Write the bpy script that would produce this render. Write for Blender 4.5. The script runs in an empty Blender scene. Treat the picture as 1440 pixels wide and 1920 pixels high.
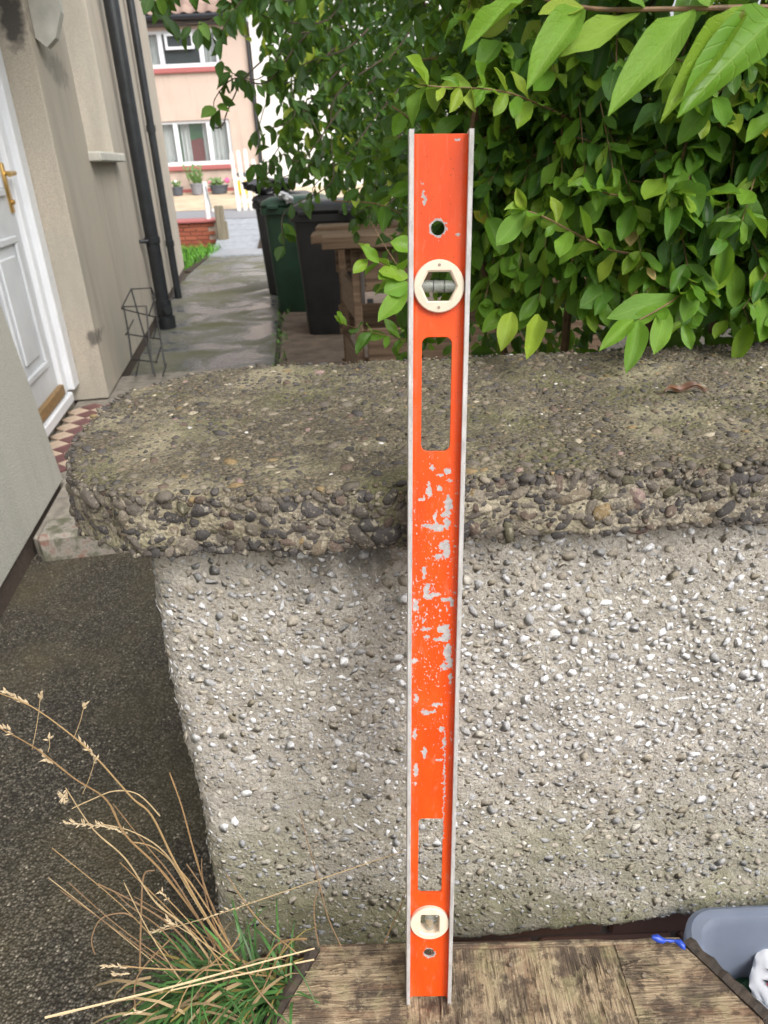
import bpy, bmesh, math, random
import numpy as np
from math import radians, sin, cos, pi
from mathutils import Vector, Matrix, noise
random.seed(7); rng = np.random.default_rng(7)
scene = bpy.context.scene
COL = scene.collection

# ------------------------------------------------------------------ camera
F_PX = 1331.0; CAM_H = 1.24
pitch = radians(26.4); roll = radians(2.5)
FWD = np.array([0, cos(pitch), -sin(pitch)])
_r0 = np.array([1.0, 0, 0]); _u0 = np.array([0, sin(pitch), cos(pitch)])
RGT = cos(roll)*_r0 - sin(roll)*_u0
UPV = cos(roll)*_u0 + sin(roll)*_r0
CAM = np.array([0, 0, CAM_H])
cam_d = bpy.data.cameras.new('camera'); cam = bpy.data.objects.new('camera', cam_d); COL.objects.link(cam)
m = Matrix.Identity(4)
for i in range(3):
    m[i][0] = RGT[i]; m[i][1] = UPV[i]; m[i][2] = -FWD[i]; m[i][3] = CAM[i]
cam.matrix_world = m
cam_d.sensor_fit = 'VERTICAL'; cam_d.sensor_height = 36.0
cam_d.lens = 36.0*F_PX/1920.0
cam_d.clip_start = 0.02; cam_d.clip_end = 800
cam_d.dof.use_dof = True; cam_d.dof.focus_distance = 0.74; cam_d.dof.aperture_fstop = 12.0
scene.camera = cam

# ------------------------------------------------------------------ sky, sun, exposure
SUN_EL = radians(46); SUN_AZ = radians(142)      # overcast, light from above and behind the camera
world = bpy.data.worlds.new('World'); scene.world = world; world.use_nodes = True
wn = world.node_tree.nodes; wl = world.node_tree.links; wn.clear()
w_out = wn.new('ShaderNodeOutputWorld'); w_bg = wn.new('ShaderNodeBackground')
w_sky = wn.new('ShaderNodeTexSky'); w_sky.sky_type = 'NISHITA'; w_sky.sun_disc = False
w_sky.sun_elevation = SUN_EL; w_sky.sun_rotation = SUN_AZ
w_sky.air_density = 1.0; w_sky.dust_density = 5.0; w_sky.ozone_density = 1.0
w_hs = wn.new('ShaderNodeHueSaturation'); w_hs.inputs['Saturation'].default_value = 0.22
w_bg.inputs['Strength'].default_value = 0.14
wl.new(w_sky.outputs[0], w_hs.inputs['Color']); wl.new(w_hs.outputs[0], w_bg.inputs['Color']); wl.new(w_bg.outputs[0], w_out.inputs['Surface'])
sun_d = bpy.data.lights.new('sun', 'SUN'); sun_d.energy = 1.2; sun_d.angle = radians(45); sun_d.color = (1.0, 0.965, 0.92)
sun = bpy.data.objects.new('sun', sun_d); COL.objects.link(sun)
sun_dir = Vector((sin(SUN_AZ)*cos(SUN_EL), cos(SUN_AZ)*cos(SUN_EL), sin(SUN_EL)))
sun.rotation_euler = sun_dir.to_track_quat('Z', 'Y').to_euler()
scene.view_settings.view_transform = 'Standard'; scene.view_settings.look = 'None'
scene.view_settings.gamma = 1.0; scene.view_settings.use_curve_mapping = False
scene.view_settings.exposure = 0.88
scene.render.engine = 'CYCLES'
scene.cycles.use_denoising = True
scene.cycles.max_bounces = 6; scene.cycles.transparent_max_bounces = 12

# ------------------------------------------------------------------ layout helper: a pixel of the photo and a depth along the lens axis -> world point
def at(px, py, d):
    return CAM + (FWD + RGT*(px-720)/F_PX - UPV*(py-960)/F_PX)*d
def project(P):
    v = np.asarray(P) - CAM; z = v@FWD
    return 720+F_PX*(v@RGT)/z, 960-F_PX*(v@UPV)/z, z

# ------------------------------------------------------------------ materials
MATS = {}   # name -> material
class NT:
    def __init__(s, name):
        s.m = bpy.data.materials.new(name); s.m.use_nodes = True
        s.t = s.m.node_tree; s.n = s.t.nodes; s.l = s.t.links; s.n.clear()
        s.out = s.n.new('ShaderNodeOutputMaterial'); s.p = s.n.new('ShaderNodeBsdfPrincipled')
        s.l.new(s.p.outputs[0], s.out.inputs['Surface']); MATS[name] = s.m
        s._oc = None
    def new(s, typ, **kw):
        nd = s.n.new(typ)
        for k, v in kw.items(): setattr(nd, k, v)
        return nd
    def co(s, kind='Object'):
        if s._oc is None: s._oc = s.new('ShaderNodeTexCoord')
        return s._oc.outputs[kind]
    def pos(s):
        return s.new('ShaderNodeNewGeometry').outputs['Position']
    def mapping(s, src, scale=(1, 1, 1), rot=(0, 0, 0), loc=(0, 0, 0)):
        mp = s.new('ShaderNodeMapping'); mp.inputs['Scale'].default_value = scale; mp.inputs['Rotation'].default_value = rot; mp.inputs['Location'].default_value = loc
        s.l.new(src, mp.inputs['Vector']); return mp.outputs[0]
    def noise(s, vec, scale, detail=4, rough=0.55, dist=0.0, out='Fac'):
        nd = s.new('ShaderNodeTexNoise'); nd.inputs['Scale'].default_value = scale; nd.inputs['Detail'].default_value = detail
        nd.inputs['Roughness'].default_value = rough; nd.inputs['Distortion'].default_value = dist
        s.l.new(vec, nd.inputs['Vector']); return nd.outputs[out]
    def voronoi(s, vec, scale, feature='F1', out='Distance', rnd=1.0):
        nd = s.new('ShaderNodeTexVoronoi', feature=feature); nd.inputs['Scale'].default_value = scale; nd.inputs['Randomness'].default_value = rnd
        s.l.new(vec, nd.inputs['Vector']); return nd.outputs[out]
    def ramp(s, fac, stops, interp='LINEAR'):
        nd = s.new('ShaderNodeValToRGB'); cr = nd.color_ramp; cr.interpolation = interp
        while len(cr.elements) > 1: cr.elements.remove(cr.elements[-1])
        for i, (p, c) in enumerate(stops):
            e = cr.elements[0] if i == 0 else cr.elements.new(p)
            e.position = p; e.color = (c, c, c, 1) if isinstance(c, (int, float)) else (*c, 1)
        s.l.new(fac, nd.inputs['Fac']); return nd.outputs['Color']
    def mix(s, fac, a, b, blend='MIX'):
        nd = s.new('ShaderNodeMix', data_type='RGBA', blend_type=blend); nd.clamp_factor = True
        for sock, v in ((nd.inputs[0], fac), (nd.inputs[6], a), (nd.inputs[7], b)):
            if isinstance(v, (int, float)): sock.default_value = v
            elif isinstance(v, tuple): sock.default_value = (*v, 1)
            else: s.l.new(v, sock)
        return nd.outputs[2]
    def math(s, op, a, b=None, c=None, clamp=False):
        nd = s.new('ShaderNodeMath', operation=op); nd.use_clamp = clamp
        for i, v in enumerate((a, b, c)):
            if v is None: continue
            if isinstance(v, (int, float)): nd.inputs[i].default_value = v
            else: s.l.new(v, nd.inputs[i])
        return nd.outputs[0]
    def sep(s, vec):
        nd = s.new('ShaderNodeSeparateXYZ'); s.l.new(vec, nd.inputs[0]); return nd.outputs
    def attr(s, name, out='Color'):
        return s.new('ShaderNodeAttribute', attribute_name=name).outputs[out]
    def bump(s, h, strength=0.5, dist=0.01, normal=None):
        nd = s.new('ShaderNodeBump'); nd.inputs['Strength'].default_value = strength; nd.inputs['Distance'].default_value = dist
        s.l.new(h, nd.inputs['Height'])
        if normal is not None: s.l.new(normal, nd.inputs['Normal'])
        return nd.outputs[0]
    def set(s, color=None, rough=None, normal=None, metal=None, spec=None, **kw):
        for k, v in (('Base Color', color), ('Roughness', rough), ('Normal', normal), ('Metallic', metal), ('Specular IOR Level', spec)):
            if v is None: continue
            if isinstance(v, (int, float)): s.p.inputs[k].default_value = v
            elif isinstance(v, tuple): s.p.inputs[k].default_value = (*v, 1)
            else: s.l.new(v, s.p.inputs[k])
        for k, v in kw.items(): s.p.inputs[k.replace('_', ' ')].default_value = v
        return s.m

def simple(name, c, rough=0.5, metal=0.0, var=0.12, scale=30, bump=0.0, spec=None):
    n = NT(name); f = n.noise(n.co(), scale, 5)
    lo = tuple(x*(1-var) for x in c); hi = tuple(min(1, x*(1+var)) for x in c)
    col = n.ramp(f, [(0.3, lo), (0.7, hi)])
    return n.set(col, rough, n.bump(f, bump, 0.005) if bump else None, metal, spec)

def mat_render_chips():          # one material for every chip / stone / pebble / leaf-free tinted thing
    n = NT('stone_tint'); t = n.attr('tint'); f = n.noise(n.pos(), 420, 3)
    f2 = n.noise(n.pos(), 60, 4)
    col = n.mix(n.math('MULTIPLY', n.ramp(f, [(0.40, 0.0), (0.62, 1.0)]), 0.62), t, n.mix(0.5, t, (0.05, 0.045, 0.035)))
    col = n.mix(n.math('MULTIPLY', n.ramp(f2, [(0.5, 0.0), (0.7, 1.0)]), 0.30), col, (0.20, 0.175, 0.11))
    return n.set(col, 0.85, n.bump(f, 0.55, 0.002), 0.0, 0.2)
mat_render_chips()
def mat_side_stone():            # coping stones, partly skimmed with cement and lichen
    n = NT('stone_crusted'); t = n.attr('tint'); p = n.pos(); f = n.noise(p, 380, 4, 0.65); g = n.noise(p, 75, 6, 0.65, 0.5)
    col = n.mix(n.math('MULTIPLY', n.ramp(f, [(0.38, 0.0), (0.60, 1.0)]), 0.7), t, n.mix(0.45, t, (0.03, 0.026, 0.022)))
    lim = n.ramp(f, [(0.3, (0.16, 0.135, 0.095)), (0.7, (0.44, 0.39, 0.30))])
    col = n.mix(n.math('MULTIPLY', n.ramp(g, [(0.575, 0.0), (0.625, 1.0)]), 0.85), col, lim)
    lc = n.noise(p, 150, 4); col = n.mix(n.math('MULTIPLY', n.ramp(lc, [(0.58, 0.0), (0.68, 1.0)]), 0.6), col, (0.34, 0.31, 0.24))
    return n.set(col, 0.85, n.bump(n.mix(0.5, f, g), 0.9, 0.005), 0.0, 0.25)
mat_side_stone()

def mat_mortar():
    n = NT('render_mortar'); p = n.pos(); x, y, z = n.sep(p)
    f = n.noise(p, 260, 5, 0.65); f2 = n.noise(p, 22, 4); f3 = n.noise(p, 5.5, 4, 0.6)
    col = n.ramp(f, [(0.30, (0.17, 0.152, 0.130)), (0.48, (0.375, 0.345, 0.302)), (0.70, (0.53, 0.497, 0.45))])
    col = n.mix(n.math('MULTIPLY', n.ramp(f2, [(0.42, 0.0), (0.62, 1.0)]), 0.55), col, (0.34, 0.31, 0.275))
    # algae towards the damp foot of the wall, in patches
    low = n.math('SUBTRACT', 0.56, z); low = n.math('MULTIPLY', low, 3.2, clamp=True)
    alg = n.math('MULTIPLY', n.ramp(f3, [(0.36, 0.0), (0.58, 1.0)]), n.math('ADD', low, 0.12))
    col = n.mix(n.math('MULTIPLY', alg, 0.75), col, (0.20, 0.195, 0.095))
    grime = n.math('MULTIPLY', n.ramp(n.noise(p, 9, 5), [(0.50, 0.0), (0.7, 1.0)]), 0.38)
    col = n.mix(grime, col, (0.20, 0.175, 0.14))
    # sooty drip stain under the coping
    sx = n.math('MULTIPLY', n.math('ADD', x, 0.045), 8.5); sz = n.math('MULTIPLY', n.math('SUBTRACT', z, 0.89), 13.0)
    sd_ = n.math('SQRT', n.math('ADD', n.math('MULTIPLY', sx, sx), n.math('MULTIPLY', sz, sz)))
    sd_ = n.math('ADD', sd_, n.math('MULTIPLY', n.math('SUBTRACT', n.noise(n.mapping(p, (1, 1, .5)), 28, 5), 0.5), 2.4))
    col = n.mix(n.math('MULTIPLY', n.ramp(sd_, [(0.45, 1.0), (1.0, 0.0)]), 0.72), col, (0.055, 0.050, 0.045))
    # pin holes
    v = n.voronoi(p, 95); col = n.mix(n.ramp(v, [(0.06, 0.75), (0.13, 0.0)]), col, (0.06, 0.05, 0.04))
    h = n.mix(0.6, f, n.noise(p, 100, 4))
    return n.set(col, 0.9, n.bump(h, 1.0, 0.008))
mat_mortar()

def mat_coping():
    n = NT('coping_cement'); p = n.pos(); x, y, z = n.sep(p)
    f = n.noise(p, 330, 5, 0.7); f2 = n.noise(p, 34, 5, 0.6); f3 = n.noise(p, 9, 4)
    dark = n.ramp(f, [(0.34, (0.022, 0.018, 0.013)), (0.52, (0.105, 0.086, 0.056)), (0.72, (0.30, 0.25, 0.165))])
    pale = n.ramp(f, [(0.3, (0.08, 0.068, 0.05)), (0.55, (0.24, 0.208, 0.155)), (0.8, (0.50, 0.45, 0.36))])
    side = n.math('SUBTRACT', 0.951, z); side = n.math('MULTIPLY', side, 90.0, clamp=True)      # unweathered cement shows on the cast sides
    col = n.mix(side, dark, pale)
    lich = n.ramp(f2, [(0.56, 0.0), (0.68, 1.0)])
    col = n.mix(n.math('MULTIPLY', lich, 0.42), col, (0.33, 0.30, 0.18))
    moss = n.ramp(f3, [(0.5, 0.0), (0.66, 1.0)])
    col = n.mix(n.math('MULTIPLY', moss, 0.5), col, (0.10, 0.105, 0.035))
    pat = n.noise(p, 5.5, 5, 0.6, 0.6); col = n.mix(n.math('MULTIPLY', n.ramp(pat, [(0.50, 0.0), (0.66, 1.0)]), 0.5), col, (0.40, 0.355, 0.235))
    v = n.voronoi(p, 210, out='Distance')
    h = n.mix(0.55, f, v)
    return n.set(col, 0.82, n.bump(h, 1.0, 0.004))
mat_coping()

def mat_orange():
    n = NT('orange_paint'); c = n.co(); x, y, z = n.sep(c)
    dn = n.new('ShaderNodeVectorMath', operation='SUBTRACT'); nz = n.noise(c, 260, 4, 0.65, out='Color')
    n.l.new(nz, dn.inputs[0]); dn.inputs[1].default_value = (0.5, 0.5, 0.5)
    sc = n.new('ShaderNodeVectorMath', operation='SCALE'); n.l.new(dn.outputs[0], sc.inputs[0]); sc.inputs['Scale'].default_value = 0.010
    ad = n.new('ShaderNodeVectorMath', operation='ADD'); n.l.new(c, ad.inputs[0]); n.l.new(sc.outputs[0], ad.inputs[1])
    dx, dy, dz = n.sep(ad.outputs[0])
    blobs = [(.0122, .602, .0040, .0085), (.010, .592, .0050, .0030), (.0020, .5785, .0075, .0034), (.0110, .583, .0030, .0055), (.000, .588, .0016, .0080), (-.0080, .581, .0050, .0016), (.0070, .5600, .0032, .0045), (.0112, .5570, .0030, .0095),
             (.0040, .5500, .0042, .0028), (-.0070, .515, .0026, .0075), (.0010, .5105, .0065, .0024), (-.0055, .5085, .0060, .0022), (.0120, .506, .0060, .0024), (.0170, .503, .0020, .0055),
             (.0065, .4740, .0042, .0045), (.0125, .4700, .0040, .0100), (.0075, .4630, .0085, .0026), (.0140, .4500, .0038, .0085), (.0165, .4380, .0032, .0080), (.0105, .4330, .0034, .0040), (-.0080, .4745, .0050, .0024), (-.0065, .4650, .0030, .0022), (-.0185, .4400, .0034, .0030),
             (-.0100, .5340, .0020, .0060), (-.0060, .6150, .0022, .0080), (.0035, .6170, .0026, .0026), (-.0130, .6060, .0044, .0016), (.0110, .6330, .0034, .0030), (.0035, .6290, .0026, .0018), (-.0030, .6360, .0026, .0016), (.0130, .6240, .0030, .0012),
             (-.0070, .3815, .0056, .0034), (.0050, .3900, .0054, .0020), (.0010, .3815, .0030, .0022), (-.0165, .397, .0022, .0060), (.0100, .3620, .0030, .0030), (-.0080, .3330, .0026, .0060), (.0070, .3240, .0038, .0018), (-.0165, .3120, .0026, .0080),
             (-.0180, .3560, .0020, .0060), (.0126, .3450, .0016, .0070), (.0130, .3100, .0020, .0022), (.0130, .2960, .0018, .0016), (-.0170, .2960, .0024, .0020), (-.0130, .8640, .0015, .0060), (-.0145, .8760, .0016, .0010), (.0130, .9085, .0018, .0012), (.0150, .836, .0014, .0018), (-.0180, .5000, .0030, .0060), (.0175, .4200, .0018, .0060)]
    tot = None
    for (bx, bz, rx, rz) in blobs:
        a = n.math('MULTIPLY', n.math('SUBTRACT', dx, bx), 1/rx); b = n.math('MULTIPLY', n.math('SUBTRACT', dz, bz), 1/rz)
        d = n.math('ADD', n.math('MULTIPLY', a, a), n.math('MULTIPLY', b, b))
        k = n.math('LESS_THAN', d, 1.0)
        tot = k if tot is None else n.math('MAXIMUM', tot, k)
    # scattered small flakes, thickest over the middle of the bar
    bell = n.math('MULTIPLY', n.math('SUBTRACT', z, 0.49), 1/0.20); bell = n.math('SUBTRACT', 1.0, n.math('MULTIPLY', bell, bell), clamp=True)
    fl = n.noise(n.mapping(c, (1.3, 1.3, 0.8)), 330, 4, 0.6)
    fl2 = n.noise(c, 60, 3)
    thr = n.math('SUBTRACT', 0.735, n.math('MULTIPLY', bell, n.math('MULTIPLY', fl2, 0.26)))
    tot = n.math('MAXIMUM', tot, n.math('GREATER_THAN', fl, thr))
    # scratch line down the lower right, halo of bare metal around the holes
    sl = n.math('LESS_THAN', n.math('ABSOLUTE', n.math('SUBTRACT', dx, 0.0132)), 0.0006)
    sl = n.math('MULTIPLY', sl, n.math('MULTIPLY', n.math('GREATER_THAN', z, 0.225), n.math('LESS_THAN', z, 0.36)))
    tot = n.math('MAXIMUM', tot, sl)
    for (hx, hz, hr) in ((-.0014, .841, .0074), (0, .0665, .0072)):
        a = n.math('SUBTRACT', dx, hx); b = n.math('SUBTRACT', dz, hz)
        d = n.math('SQRT', n.math('ADD', n.math('MULTIPLY', a, a), n.math('MULTIPLY', b, b)))
        tot = n.math('MAXIMUM', tot, n.math('LESS_THAN', d, hr))
    soft = n.noise(n.mapping(c, (1, 1, 0.35)), 42, 5)
    org = n.ramp(soft, [(0.3, (0.60, 0.054, 0.004)), (0.55, (0.67, 0.069, 0.005)), (0.75, (0.64, 0.092, 0.016))])
    # faded, rubbed bloom along the edges
    ex = n.math('MULTIPLY', n.math('ABSOLUTE', x), 1/0.0235); ex = n.math('POWER', ex, 6)
    org = n.mix(n.math('MULTIPLY', n.math('MULTIPLY', ex, n.ramp(n.noise(c, 90, 5), [(0.42, 0.0), (0.62, 1.0)])), 0.65), org, (0.60, 0.14, 0.085))
    sm = n.math('MULTIPLY', n.ramp(n.noise(n.mapping(c, (1, 1, .4)), 120, 4), [(0.60, 0.0), (0.72, 1.0)]), 0.45)
    org = n.mix(sm, org, (0.64, 0.17, 0.10))
    sc_ = n.noise(n.mapping(c, (1, 1, .06)), 700, 3, 0.6); org = n.mix(n.math('MULTIPLY', n.ramp(sc_, [(0.62, 0.0), (0.72, 1.0)]), 0.35), org, (0.62, 0.17, 0.10))
    gr_ = n.math('MULTIPLY', n.math('POWER', n.math('MULTIPLY', n.math('ABSOLUTE', x), 1/0.0225), 14), n.noise(n.mapping(c, (1, 1, .3)), 80, 4)); org = n.mix(n.math('MULTIPLY', gr_, 0.8, clamp=True), org, (0.20, 0.045, 0.02))
    sp_ = n.noise(c, 900, 2); org = n.mix(n.ramp(sp_, [(0.72, 0.0), (0.76, 1.0)]), org, (0.55, 0.40, 0.34))
    dots = n.voronoi(c, 190); org = n.mix(n.ramp(dots, [(0.055, 0.9), (0.10, 0.0)]), org, (0.10, 0.02, 0.01))
    metal = n.ramp(n.noise(c, 300, 3), [(0.3, (0.30, 0.282, 0.278)), (0.7, (0.43, 0.41, 0.405))])
    col = n.mix(tot, org, metal)
    rough = n.mix(tot, (0.42, 0.42, 0.42), (0.55, 0.55, 0.55))
    hgt = n.math('MULTIPLY', tot, -1.0)
    return n.set(col, rough, n.bump(hgt, 0.5, 0.0006, n.bump(n.noise(c, 500, 3), 0.08, 0.001)), 0.0, 0.35)
mat_orange()

def mat_alu():
    n = NT('worn_aluminium'); c = n.co()
    f = n.noise(n.mapping(c, (1, 1, 0.25)), 160, 6, 0.65)
    col = n.ramp(f, [(0.3, (0.30, 0.285, 0.275)), (0.55, (0.48, 0.465, 0.455)), (0.75, (0.58, 0.57, 0.565))])
    v = n.voronoi(c, 240); col = n.mix(n.ramp(v, [(0.07, 0.85), (0.13, 0.0)]), col, (0.12, 0.11, 0.10))
    g = n.noise(c, 45, 5); col = n.mix(n.math('MULTIPLY', n.ramp(g, [(0.5, 0.0), (0.72, 1.0)]), 0.55), col, (0.34, 0.30, 0.26))
    return n.set(col, n.ramp(f, [(0.3, 0.62), (0.7, 0.42)]), n.bump(f, 0.25, 0.001), 0.25)
mat_alu()

def mat_leaf(name, trans=0.40, rough=0.42):
    n = NT(name); t = n.attr('tint'); uvn = n.new('ShaderNodeAttribute', attribute_name='luv'); u, v, w = n.sep(uvn.outputs['Vector'])
    ph = n.math('SUBTRACT', n.math('MULTIPLY', v, 8.0), n.math('MULTIPLY', u, 2.4))
    vein = n.math('PINGPONG', ph, 0.5); vm = n.ramp(vein, [(0.0, 1.0), (0.09, 0.0)])
    mid = n.ramp(u, [(0.02, 1.0), (0.07, 0.0)])
    nz = n.noise(n.co(), 35, 4)
    col = n.mix(n.math('MULTIPLY', n.ramp(nz, [(0.35, 0.0), (0.7, 1.0)]), 0.35), t, n.mix(0.5, t, (0.02, 0.05, 0.006)))
    lite = n.mix(0.35, t, (0.30, 0.40, 0.10))
    col = n.mix(n.math('MULTIPLY', vm, 0.32), col, lite); col = n.mix(n.math('MULTIPLY', mid, 0.75), col, lite)
    spots = n.noise(n.co(), 110, 3); col = n.mix(n.math('MULTIPLY', n.ramp(spots, [(0.66, 0.0), (0.72, 1.0)]), 0.7), col, (0.11, 0.065, 0.015))
    h = n.math('SUBTRACT', nz, n.math('MULTIPLY', n.math('MAXIMUM', vm, mid), 0.3))
    n.set(col, n.ramp(n.noise(n.co(), 50, 3), [(0.35, 0.30), (0.65, 0.58)]), n.bump(h, 0.5, 0.002), 0.0, 0.32)
    tr = n.new('ShaderNodeBsdfTranslucent'); n.l.new(n.mix(0.6, col, (0.25, 0.42, 0.03), 'MIX'), tr.inputs['Color'])
    ms = n.new('ShaderNodeMixShader'); ms.inputs[0].default_value = trans
    n.l.new(n.p.outputs[0], ms.inputs[1]); n.l.new(tr.outputs[0], ms.inputs[2]); n.l.new(ms.outputs[0], n.out.inputs['Surface'])
    return n.m
mat_leaf('leaf_green')

def mat_tinted(name, rough=0.8, spec=0.3):
    n = NT(name); t = n.attr('tint'); f = n.noise(n.pos(), 300, 3)
    col = n.mix(n.math('MULTIPLY', f, 0.5), t, n.mix(0.5, t, (0.05, 0.035, 0.02)))
    return n.set(col, rough, n.bump(f, 0.3, 0.001), 0.0, spec)
mat_tinted('straw', 0.7); mat_tinted('grass_blade', 0.5, 0.4)

def mat_wood_top(name, along):     # rotten weathered ply, grain along x or y
    n = NT(name); p = n.pos()
    s = (13, 420, 60) if along == 'x' else (420, 17, 60)
    g = n.noise(n.mapping(p, s), 1.0, 6, 0.7, 0.0)
    s2 = (4, 60, 20) if along == 'x' else (60, 5, 20)
    g2 = n.noise(n.mapping(p, s2), 1.0, 4, 0.6, 0.0)
    col = n.ramp(g, [(0.30, (0.07, 0.050, 0.034)), (0.42, (0.25, 0.178, 0.110)), (0.55, (0.43, 0.325, 0.205)), (0.72, (0.62, 0.515, 0.35))])
    pt = n.noise(n.mapping(p, (1, .8, 1) if along == 'y' else (.7, 1.2, 1)), 22, 6, 0.6, 0.15)
    dk = n.ramp(pt, [(0.45, 0.0), (0.58, 1.0)])
    col = n.mix(n.math('MULTIPLY', dk, 0.85), col, n.ramp(g, [(0.34, (0.012, 0.010, 0.009)), (0.5, (0.07, 0.05, 0.036)), (0.68, (0.19, 0.135, 0.09))]))
    col = n.mix(n.math('MULTIPLY', n.ramp(g2, [(0.52, 0.0), (0.66, 1.0)]), 0.45), col, (0.24, 0.125, 0.072))
    mo = n.noise(p, 48, 6, 0.7); col = n.mix(n.math('MULTIPLY', n.ramp(mo, [(0.54, 0.0), (0.62, 1.0)]), 0.55), col, (0.50, 0.40, 0.26)); col = n.mix(n.math('MULTIPLY', n.ramp(mo, [(0.40, 1.0), (0.46, 0.0)]), 0.7), col, (0.07, 0.048, 0.034))
    moss = n.ramp(n.noise(p, 24, 5), [(0.55, 0.0), (0.70, 1.0)])
    col = n.mix(n.math('MULTIPLY', moss, 0.45), col, (0.22, 0.22, 0.085))
    ck = n.ramp(n.noise(n.mapping(p, tuple(k*1.6 for k in s)), 1.0, 3, 0.5, 0.0), [(0.27, 1.0), (0.33, 0.0)])
    col = n.mix(ck, col, (0.018, 0.013, 0.010))
    h = n.math('SUBTRACT', g, n.math('MULTIPLY', ck, 0.8))
    return n.set(col, 0.82, n.bump(n.math('SUBTRACT', h, n.math('MULTIPLY', dk, 0.5)), 1.0, 0.006))
mat_wood_top('rotten_wood_x', 'x'); mat_wood_top('rotten_wood_y', 'y')

def mat_wood(name, c0, c1, scale=(2, 60, 60)):
    n = NT(name); g = n.noise(n.mapping(n.co(), scale), 1.0, 5, 0.6, 0.6)
    col = n.ramp(g, [(0.3, c0), (0.7, c1)])
    k = n.ramp(n.voronoi(n.mapping(n.co(), (5, 9, 9)), 1.0), [(0.05, 1.0), (0.09, 0.0)])
    col = n.mix(n.math('MULTIPLY', k, 0.7), col, (0.06, 0.035, 0.02))
    return n.set(col, 0.78, n.bump(g, 0.5, 0.004))
mat_wood('pallet_wood', (0.085, 0.052, 0.032), (0.25, 0.165, 0.105))
mat_wood('bark_edge', (0.010, 0.008, 0.007), (0.065, 0.046, 0.032), (60, 60, 8))
mat_wood('grey_timber', (0.13, 0.11, 0.075), (0.26, 0.225, 0.16), (40, 40, 3))

def mat_ground():
    n = NT('ground_aggregate'); p = n.pos()
    v = n.voronoi(p, 170, out='Color'); vd = n.voronoi(p, 170); r, g, b = n.sep(v)
    col = n.ramp(r, [(0.0, (0.032, 0.029, 0.023)), (0.5, (0.094, 0.083, 0.064)), (0.85, (0.165, 0.145, 0.112)), (0.97, (0.23, 0.20, 0.16)), (1.0, (0.50, 0.45, 0.36))])
    col = n.mix(n.ramp(vd, [(0.40, 0.0), (0.66, 1.0)]), col, (0.024, 0.019, 0.012))
    f = n.noise(p, 3.0, 5); col = n.mix(n.math('MULTIPLY', n.ramp(f, [(0.42, 0.0), (0.7, 1.0)]), 0.55), col, (0.125, 0.102, 0.050))
    f2 = n.noise(p, 14, 5); col = n.mix(n.math('MULTIPLY', n.ramp(f2, [(0.45, 0.0), (0.7, 1.0)]), 0.4), col, (0.035, 0.028, 0.018))
    big = n.voronoi(p, 22); br, _, _ = n.sep(n.voronoi(p, 22, out='Color'))
    h = n.math('MULTIPLY', vd, -1.0)
    return n.set(col, 0.72, n.bump(h, 1.0, 0.006))
mat_ground()

def mat_wet(name='wet_concrete'):
    n = NT(name); p = n.pos()
    f = n.noise(p, 1.5, 6, 0.65, 0.5); fine = n.noise(p, 60, 5, 0.65)
    dry = n.ramp(fine, [(0.3, (0.085, 0.082, 0.062)), (0.7, (0.20, 0.192, 0.150))])
    alg = n.mix(n.ramp(n.noise(p, 2.6, 4), [(0.45, 0.0), (0.66, 1.0)]), dry, (0.092, 0.095, 0.036))
    wet = n.ramp(f, [(0.45, 0.0), (0.57, 1.0)])
    col = n.mix(wet, alg, n.ramp(fine, [(0.3, (0.06, 0.063, 0.065)), (0.7, (0.17, 0.178, 0.185))]))
    rough = n.ramp(f, [(0.45, 0.72), (0.56, 0.22)])
    return n.set(col, rough, n.bump(fine, 0.25, 0.003), 0.0, 0.6)
mat_wet()

def mat_roughcast(name, c, c2):
    n = NT(name); p = n.co()
    f = n.noise(p, 170, 5, 0.7); g = n.noise(p, 1.7, 5, 0.6); v = n.voronoi(p, 150)
    col = n.ramp(f, [(0.3, tuple(k*0.62 for k in c)), (0.6, c), (0.8, tuple(min(1, k*1.18) for k in c))])
    col = n.mix(n.math('MULTIPLY', n.ramp(g, [(0.4, 0.0), (0.68, 1.0)]), 0.75), col, c2)
    st = n.noise(n.mapping(p, (2.2, 2.2, 0.35)), 2.2, 5); col = n.mix(n.math('MULTIPLY', n.ramp(st, [(0.5, 0.0), (0.72, 1.0)]), 0.38), col, tuple(k*0.5 for k in c2))
    if name == 'roughcast_beige':
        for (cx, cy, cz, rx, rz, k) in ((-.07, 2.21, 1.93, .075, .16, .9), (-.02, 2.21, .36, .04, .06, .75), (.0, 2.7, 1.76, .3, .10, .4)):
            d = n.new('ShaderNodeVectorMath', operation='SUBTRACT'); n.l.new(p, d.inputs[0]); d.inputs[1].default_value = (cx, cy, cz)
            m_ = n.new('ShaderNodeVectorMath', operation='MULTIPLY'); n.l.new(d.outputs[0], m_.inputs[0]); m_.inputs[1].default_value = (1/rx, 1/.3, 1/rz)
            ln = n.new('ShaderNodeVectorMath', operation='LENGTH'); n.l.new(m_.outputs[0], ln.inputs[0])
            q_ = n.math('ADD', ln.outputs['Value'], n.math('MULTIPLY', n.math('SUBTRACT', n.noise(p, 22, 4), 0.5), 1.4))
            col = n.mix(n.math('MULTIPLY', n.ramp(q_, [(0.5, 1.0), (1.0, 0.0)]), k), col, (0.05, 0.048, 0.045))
    h = n.mix(0.5, f, v)
    return n.set(col, 0.92, n.bump(h, 0.75, 0.005))
mat_roughcast('roughcast_beige', (0.50, 0.44, 0.36), (0.39, 0.365, 0.31))
mat_roughcast('roughcast_grey', (0.53, 0.515, 0.455), (0.47, 0.46, 0.405))
mat_roughcast('roughcast_pink', (0.63, 0.50, 0.42), (0.59, 0.47, 0.395))
mat_roughcast('render_white', (0.84, 0.83, 0.80), (0.80, 0.79, 0.75))

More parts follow.
